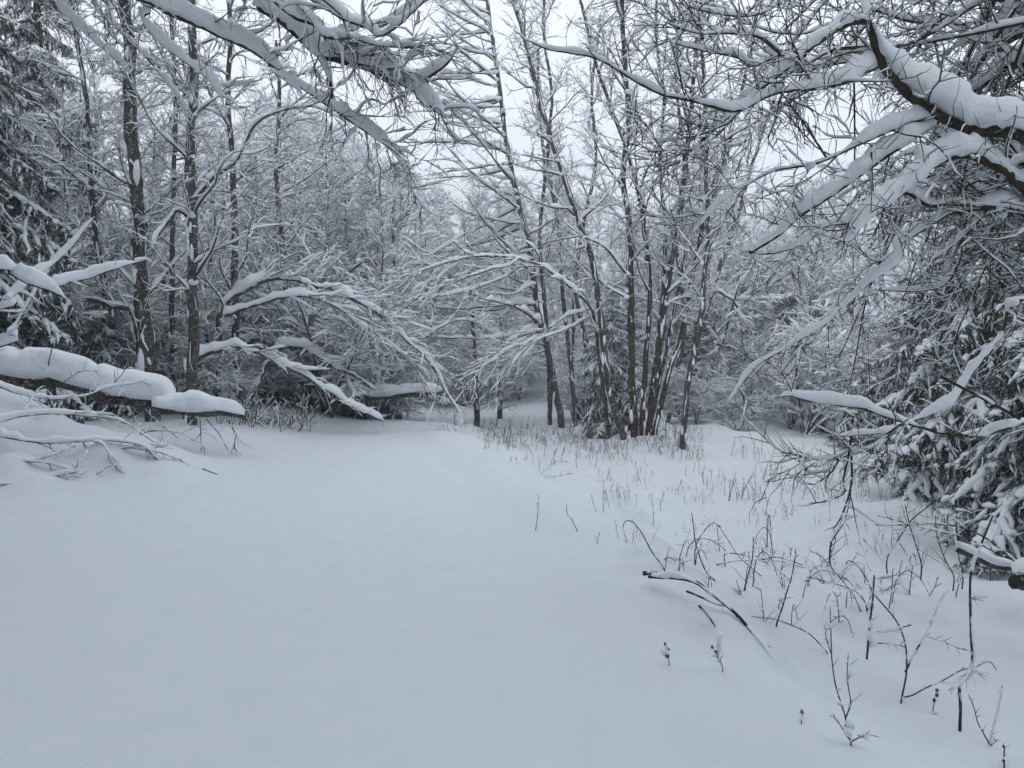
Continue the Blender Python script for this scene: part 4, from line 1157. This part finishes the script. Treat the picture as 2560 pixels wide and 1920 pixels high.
while cnt < 298:
    z = int(r_.choice([0, 1, 2], p=[.66, .24, .10]))
    if z == 0: px, py = r_.uniform(1130, 1760), 1068 + abs(r_.normal()) * 50
    elif z == 1: px, py = r_.uniform(1480, 2350), r_.uniform(1130, 1400)
    else: px, py = r_.uniform(1850, 2240), r_.uniform(1140, 1260)
    d = G(px, py)
    if d > 17 or d < 4.2: continue
    p = P(px, py, d)
    s = p[0] - np.interp(p[1], _EY, _EX)
    if s < .1: continue
    w_, s_ = WEED[int(r_.integers(len(WEED)))]
    o = thing('dry_weed', WL[z][0], 'weed', p, WL[z][1])
    k = r_.uniform(.5, 1.25) * (.7 if z == 1 else 1.15)
    o.scale = (k, k, k)
    o.rotation_euler = (r_.normal() * .06, r_.normal() * .06, r_.random() * 6.28)
    c = obj('stalks', w_, None, o)
    c['kind'] = 'stuff'
    if s_: obj('snow', s_, None, c)
    cnt += 1

# ------------------------------------------------------------------ the thicket and the wood behind
def bgproto(seed, H, kind, coarse=False):
    r_ = np.random.default_rng(seed)
    tw, cw, sn = MB(), MB(), MB()
    if kind == 'tree':
        x = np.linspace(0, 1, 14)
        T = np.stack([.5 * (sm_noise(r_, 1, 14, 3)[0] - .5), .5 * (sm_noise(r_, 1, 14, 3)[0] - .5), x * H], 1)
        T[:, :2] -= T[0, :2]
        A, RA = T[None], (.075 * (1 - .85 * x))[None]
        nst, nl = 1, 34
        q, r = grow(r_, A, RA, nl, .10, .98, 1.0, 2.3, .6, 1.25, 8, up=.06, jit=.14, rr=.5, rmin=.008, flat=.25, tl=.55)
    elif kind == 'larch':
        x = np.linspace(0, 1, 14)
        T = np.stack([.2 * (sm_noise(r_, 1, 14, 2)[0] - .5), .2 * (sm_noise(r_, 1, 14, 2)[0] - .5), x * H], 1)
        T[:, :2] -= T[0, :2]
        A, RA = T[None], (.06 * (1 - .85 * x))[None]
        q, r = grow(r_, A, RA, 60, .05, .98, 1.0, 1.9, 1.1, 1.6, 8, up=.02, jit=.09, rr=.4, rmin=.007, flat=.6, tl=.75)
    else:
        B = np.array([[(0, 0, -.2), (0, 0, .15)]])
        A, RA = grow(r_, B, np.full((1, 2), .06), 9, .3, .9, H * .6, H * 1.1, .08, .6, 10, up=-.035, jit=.09, rr=.5, rmin=.012, tl=.1)
        q, r = grow(r_, A, RA, 7, .2, .98, .5, 1.5, .4, 1.0, 7, up=.0, jit=.14, rr=.5, rmin=.007, tl=.4)
    tubes(tw, A, RA, 6)
    caps(sn, r_, A, RA, 1.1, .45, False, .2, .3)
    tubes(cw, q, r, 4)
    caps(sn, r_, q, r, 2.4, 0, False, -.05, .3, wide=.36)
    p2, r2 = grow(r_, q, r, 7, .12, .98, .3, .9, .35, .95, 5, up=.02, jit=.18, rr=.6, rmin=.004, flat=.2)
    tubes(cw, p2, r2, 3)
    caps(sn, r_, p2, r2, 3.0, 0, False, .05, .25, wide=.42, tiny=True)
    p3, r3 = grow(r_, p2, r2, 0 if coarse else 4, .15, 1, .12, .4, .35, .9, 4, up=.03, jit=.2, rr=.7, rmin=.003)
    tubes(cw, p3, r3, 3)
    if len(p3): caps(sn, r_, p3, r3, 2.8, 0, False, .15, .2, wide=.42, tiny=True)
    a, b, c = tw.mesh('trunk'), cw.mesh('crown'), sn.mesh('snow')
    a.materials.append(M_BG); b.materials.append(M_BG); c.materials.append(M_SNOW)
    return a, b, c
PROTO = {'tree': [(bgproto(600 + k, 8, 'tree')) for k in range(4)], 'larch': [bgproto(620 + k, 7, 'larch') for k in range(2)],
         'shrub': [bgproto(640 + k, 3.2, 'shrub') for k in range(4)],
         'shade': [bgproto(660 + k, 8, 'tree', True) for k in range(2)]}
PH = {'tree': 8., 'larch': 7., 'shrub': 3.}
r_ = np.random.default_rng(700)
placed = []
def far(kind, px, d, ytop, label, group, hmax=13, hmin=1.5):
    p = P(px, 830, d)
    x, y = p[0], d
    z = gz(x, y)
    top = P(px, ytop, d)[2]
    if 1000 < px < 1340 and d < (24 if kind == 'shrub' else 27): return False
    h = float(np.clip(top - z, hmin, hmax))
    for (a, b, s) in placed:
        if (a - x) ** 2 + (b - y) ** 2 < (s * .5) ** 2: return False
    placed.append((x, y, .9 if kind != 'shrub' else .7))
    a, b, c = PROTO[kind][int(r_.integers(len(PROTO[kind])))]
    nm = {'tree': 'bare_tree', 'larch': 'larch_tree', 'shrub': 'shrub'}[kind]
    word = {'tree': 'bare branching tree', 'larch': 'slim tree with level side branches', 'shrub': 'many-stemmed snow-bent shrub'}[kind]
    o = thing(nm, word + ' ' + label, 'shrub' if kind == 'shrub' else 'tree', (x, y, z - .05), {'tree': 'trees', 'larch': 'slim trees', 'shrub': 'shrubs'}[kind] + ' ' + group)
    s = h / PH[kind]
    w = s * r_.uniform(.85, 1.1) if s < 1 else s ** .6 * r_.uniform(.9, 1.1)
    o.scale = (w, w, s)
    o.rotation_euler = (0, 0, r_.random() * 6.28)
    obj('trunk' if kind != 'shrub' else 'stems', a, None, o)
    cr = obj('crown', b, None, o)
    obj('snow', c, None, cr)
    return True
def skyline(px):
    return np.interp(px, [-200, 300, 700, 860, 980, 1090, 1180, 1330, 1500, 1700, 1850, 2050, 2300, 2700], [120, 150, 240, 310, 400, 465, 455, 430, 470, 560, 540, 420, 300, 250])
ZONES = [  # name, px range, distance range, count, kinds, height of tops below the skyline, label, group
    ((-150, 560), (12.5, 19), 24, ('tree', 'tree', 'shrub'), 1, 'crowding behind the dark left trunks', 'of the left thicket'),
    ((560, 1010), (15.0, 22), 38, ('tree', 'shrub', 'larch', 'shrub'), 1, 'in the thicket behind the bowed saplings', 'behind the bowed saplings'),
    ((1000, 1420), (27, 38), 28, ('tree', 'larch', 'shrub', 'larch'), 1, 'in the thicket beyond the dip of the path', 'beyond the path'),
    ((1420, 2000), (20, 27), 30, ('tree', 'shrub', 'larch', 'shrub'), 1, 'in the thicket behind the meadow', 'behind the meadow'),
    ((1980, 2750), (13.5, 21), 19, ('tree', 'shrub', 'tree'), 1, 'behind the right spruces', 'behind the right spruces'),
    ((560, 1010), (13.2, 16.5), 12, ('shrub',), 1, 'low beside the bowed saplings', 'low beside the bowed saplings'),
    ((985, 1420), (24.5, 29), 22, ('shrub',), 1, 'low at the far end of the path', 'low at the end of the path'),
    ((1430, 2100), (17.5, 21), 15, ('shrub',), 1, 'low along the back edge of the meadow', 'low along the meadow edge'),
    ((60, 560), (11.6, 14), 16, ('shrub',), 1, 'low behind the snow-covered log', 'low behind the log'),
    ((620, 1085), (31, 46), 24, ('tree', 'larch', 'tree'), .22, 'frosted on the hazy slope left of the sky gap', 'on the slope left of the sky gap'),
    ((-300, 2800), (30, 48), 56, ('tree', 'larch', 'tree'), .6, 'in the grey wood beyond the thicket', 'of the wood beyond the thicket'),
    ((-300, 2800), (50, 85), 50, ('tree', 'larch'), .25, 'faint on the far wooded rise', 'on the far rise')]
for (pa, pb), (da, db), n, kinds, k, lab, grp in ZONES:
    c = t = 0
    while c < n and t < n * 8:
        t += 1
        px = r_.uniform(pa, pb); d = math.sqrt(r_.uniform(da ** 2, db ** 2))
        kind = kinds[int(r_.integers(len(kinds)))]
        yt = skyline(px) + abs(r_.normal()) * 110 * k
        if kind == 'shrub': yt = r_.uniform(470, 860) if len(kinds) > 1 else r_.uniform(620 if px < 1000 else 780, 950)
        c += far(kind, px, d, yt, lab, grp, hmin=1.0 if kind == 'shrub' else 2.0)
# spruces among the wood
for k, (px, d, yt, w) in enumerate([(820, 30, 380, 2.0), (905, 38, 400, 2.2), (1000, 45, 440, 2.3), (1110, 42, 480, 2.0), (640, 24, 330, 1.8), (1880, 30, 640, 1.8), (1990, 24, 560, 1.7)]):
    p = P(px, 830, d); z = gz(p[0], d)
    spruce(['pointed snowy spruce in the wood above the bowed saplings', 'spruce in the wood left of the gap in the trees', 'spruce below the gap of sky', 'spruce right of the gap of sky, behind the fanning tree',
            'spruce high behind the slim left trees', 'low spruce in the thicket behind the meadow', 'spruce behind the thicket, left of the right spruces'][k], (p[0], d, z), P(px, yt, d)[2] - z, w, 60, 800 + k)

# the wood goes on beside and behind the photographer
c = t = 0
while c < 96 and t < 5000:
    t += 1
    x, y = r_.uniform(-11, 11), r_.uniform(-13, 8)
    if y > 0 and abs(x) < y * .70 + 2.4: continue
    if x > 2 and y > -2: continue
    if abs(x) < 2.2 and y > -4.5 or any((a - x) ** 2 + (b - y) ** 2 < 1.0 for a, b, _ in placed): continue
    placed.append((x, y, 1))
    a, b, cc = PROTO['shade'][int(r_.integers(2))]
    o = thing('bare_tree', 'bare snowy tree of the wood beside and behind the photographer', 'tree', (x, y, float(gz(x, y)) - .05), 'wood behind the photographer')
    k = r_.uniform(1.25, 1.75)
    o.scale = (k, k, k)
    o.rotation_euler = (0, 0, r_.random() * 6.28)
    obj('trunk', a, None, o)
    cr = obj('crown', b, None, o)
    obj('snow', cc, None, cr)
    c += 1

# thin snow-laden air
def haze_box(x0, x1, y0, y1, z0, z1, density):
    V = np.array([(x, y, z) for x in (x0, x1) for y in (y0, y1) for z in (z0, z1)])
    Q = np.array([(0, 1, 3, 2), (4, 6, 7, 5), (0, 4, 5, 1), (2, 3, 7, 6), (0, 2, 6, 4), (1, 5, 7, 3)])
    m = bpy.data.materials.new('haze')
    m.use_nodes = True
    nt = m.node_tree
    nt.nodes.clear()
    o = nt.nodes.new('ShaderNodeOutputMaterial')
    v = nt.nodes.new('ShaderNodeVolumePrincipled')
    v.inputs['Color'].default_value = (.86, .92, 1.0, 1)
    v.inputs['Density'].default_value = density
    v.inputs['Anisotropy'].default_value = .2
    nt.links.new(v.outputs[0], o.inputs['Volume'])
    h = obj('haze', quad_mesh('haze', V, Q, False), m)
    h['kind'] = 'stuff'
    h['label'] = 'thin snowy haze in the air between the trees'
    return h
haze_box(-145, 145, -66, 156, -8, 24, .0058)
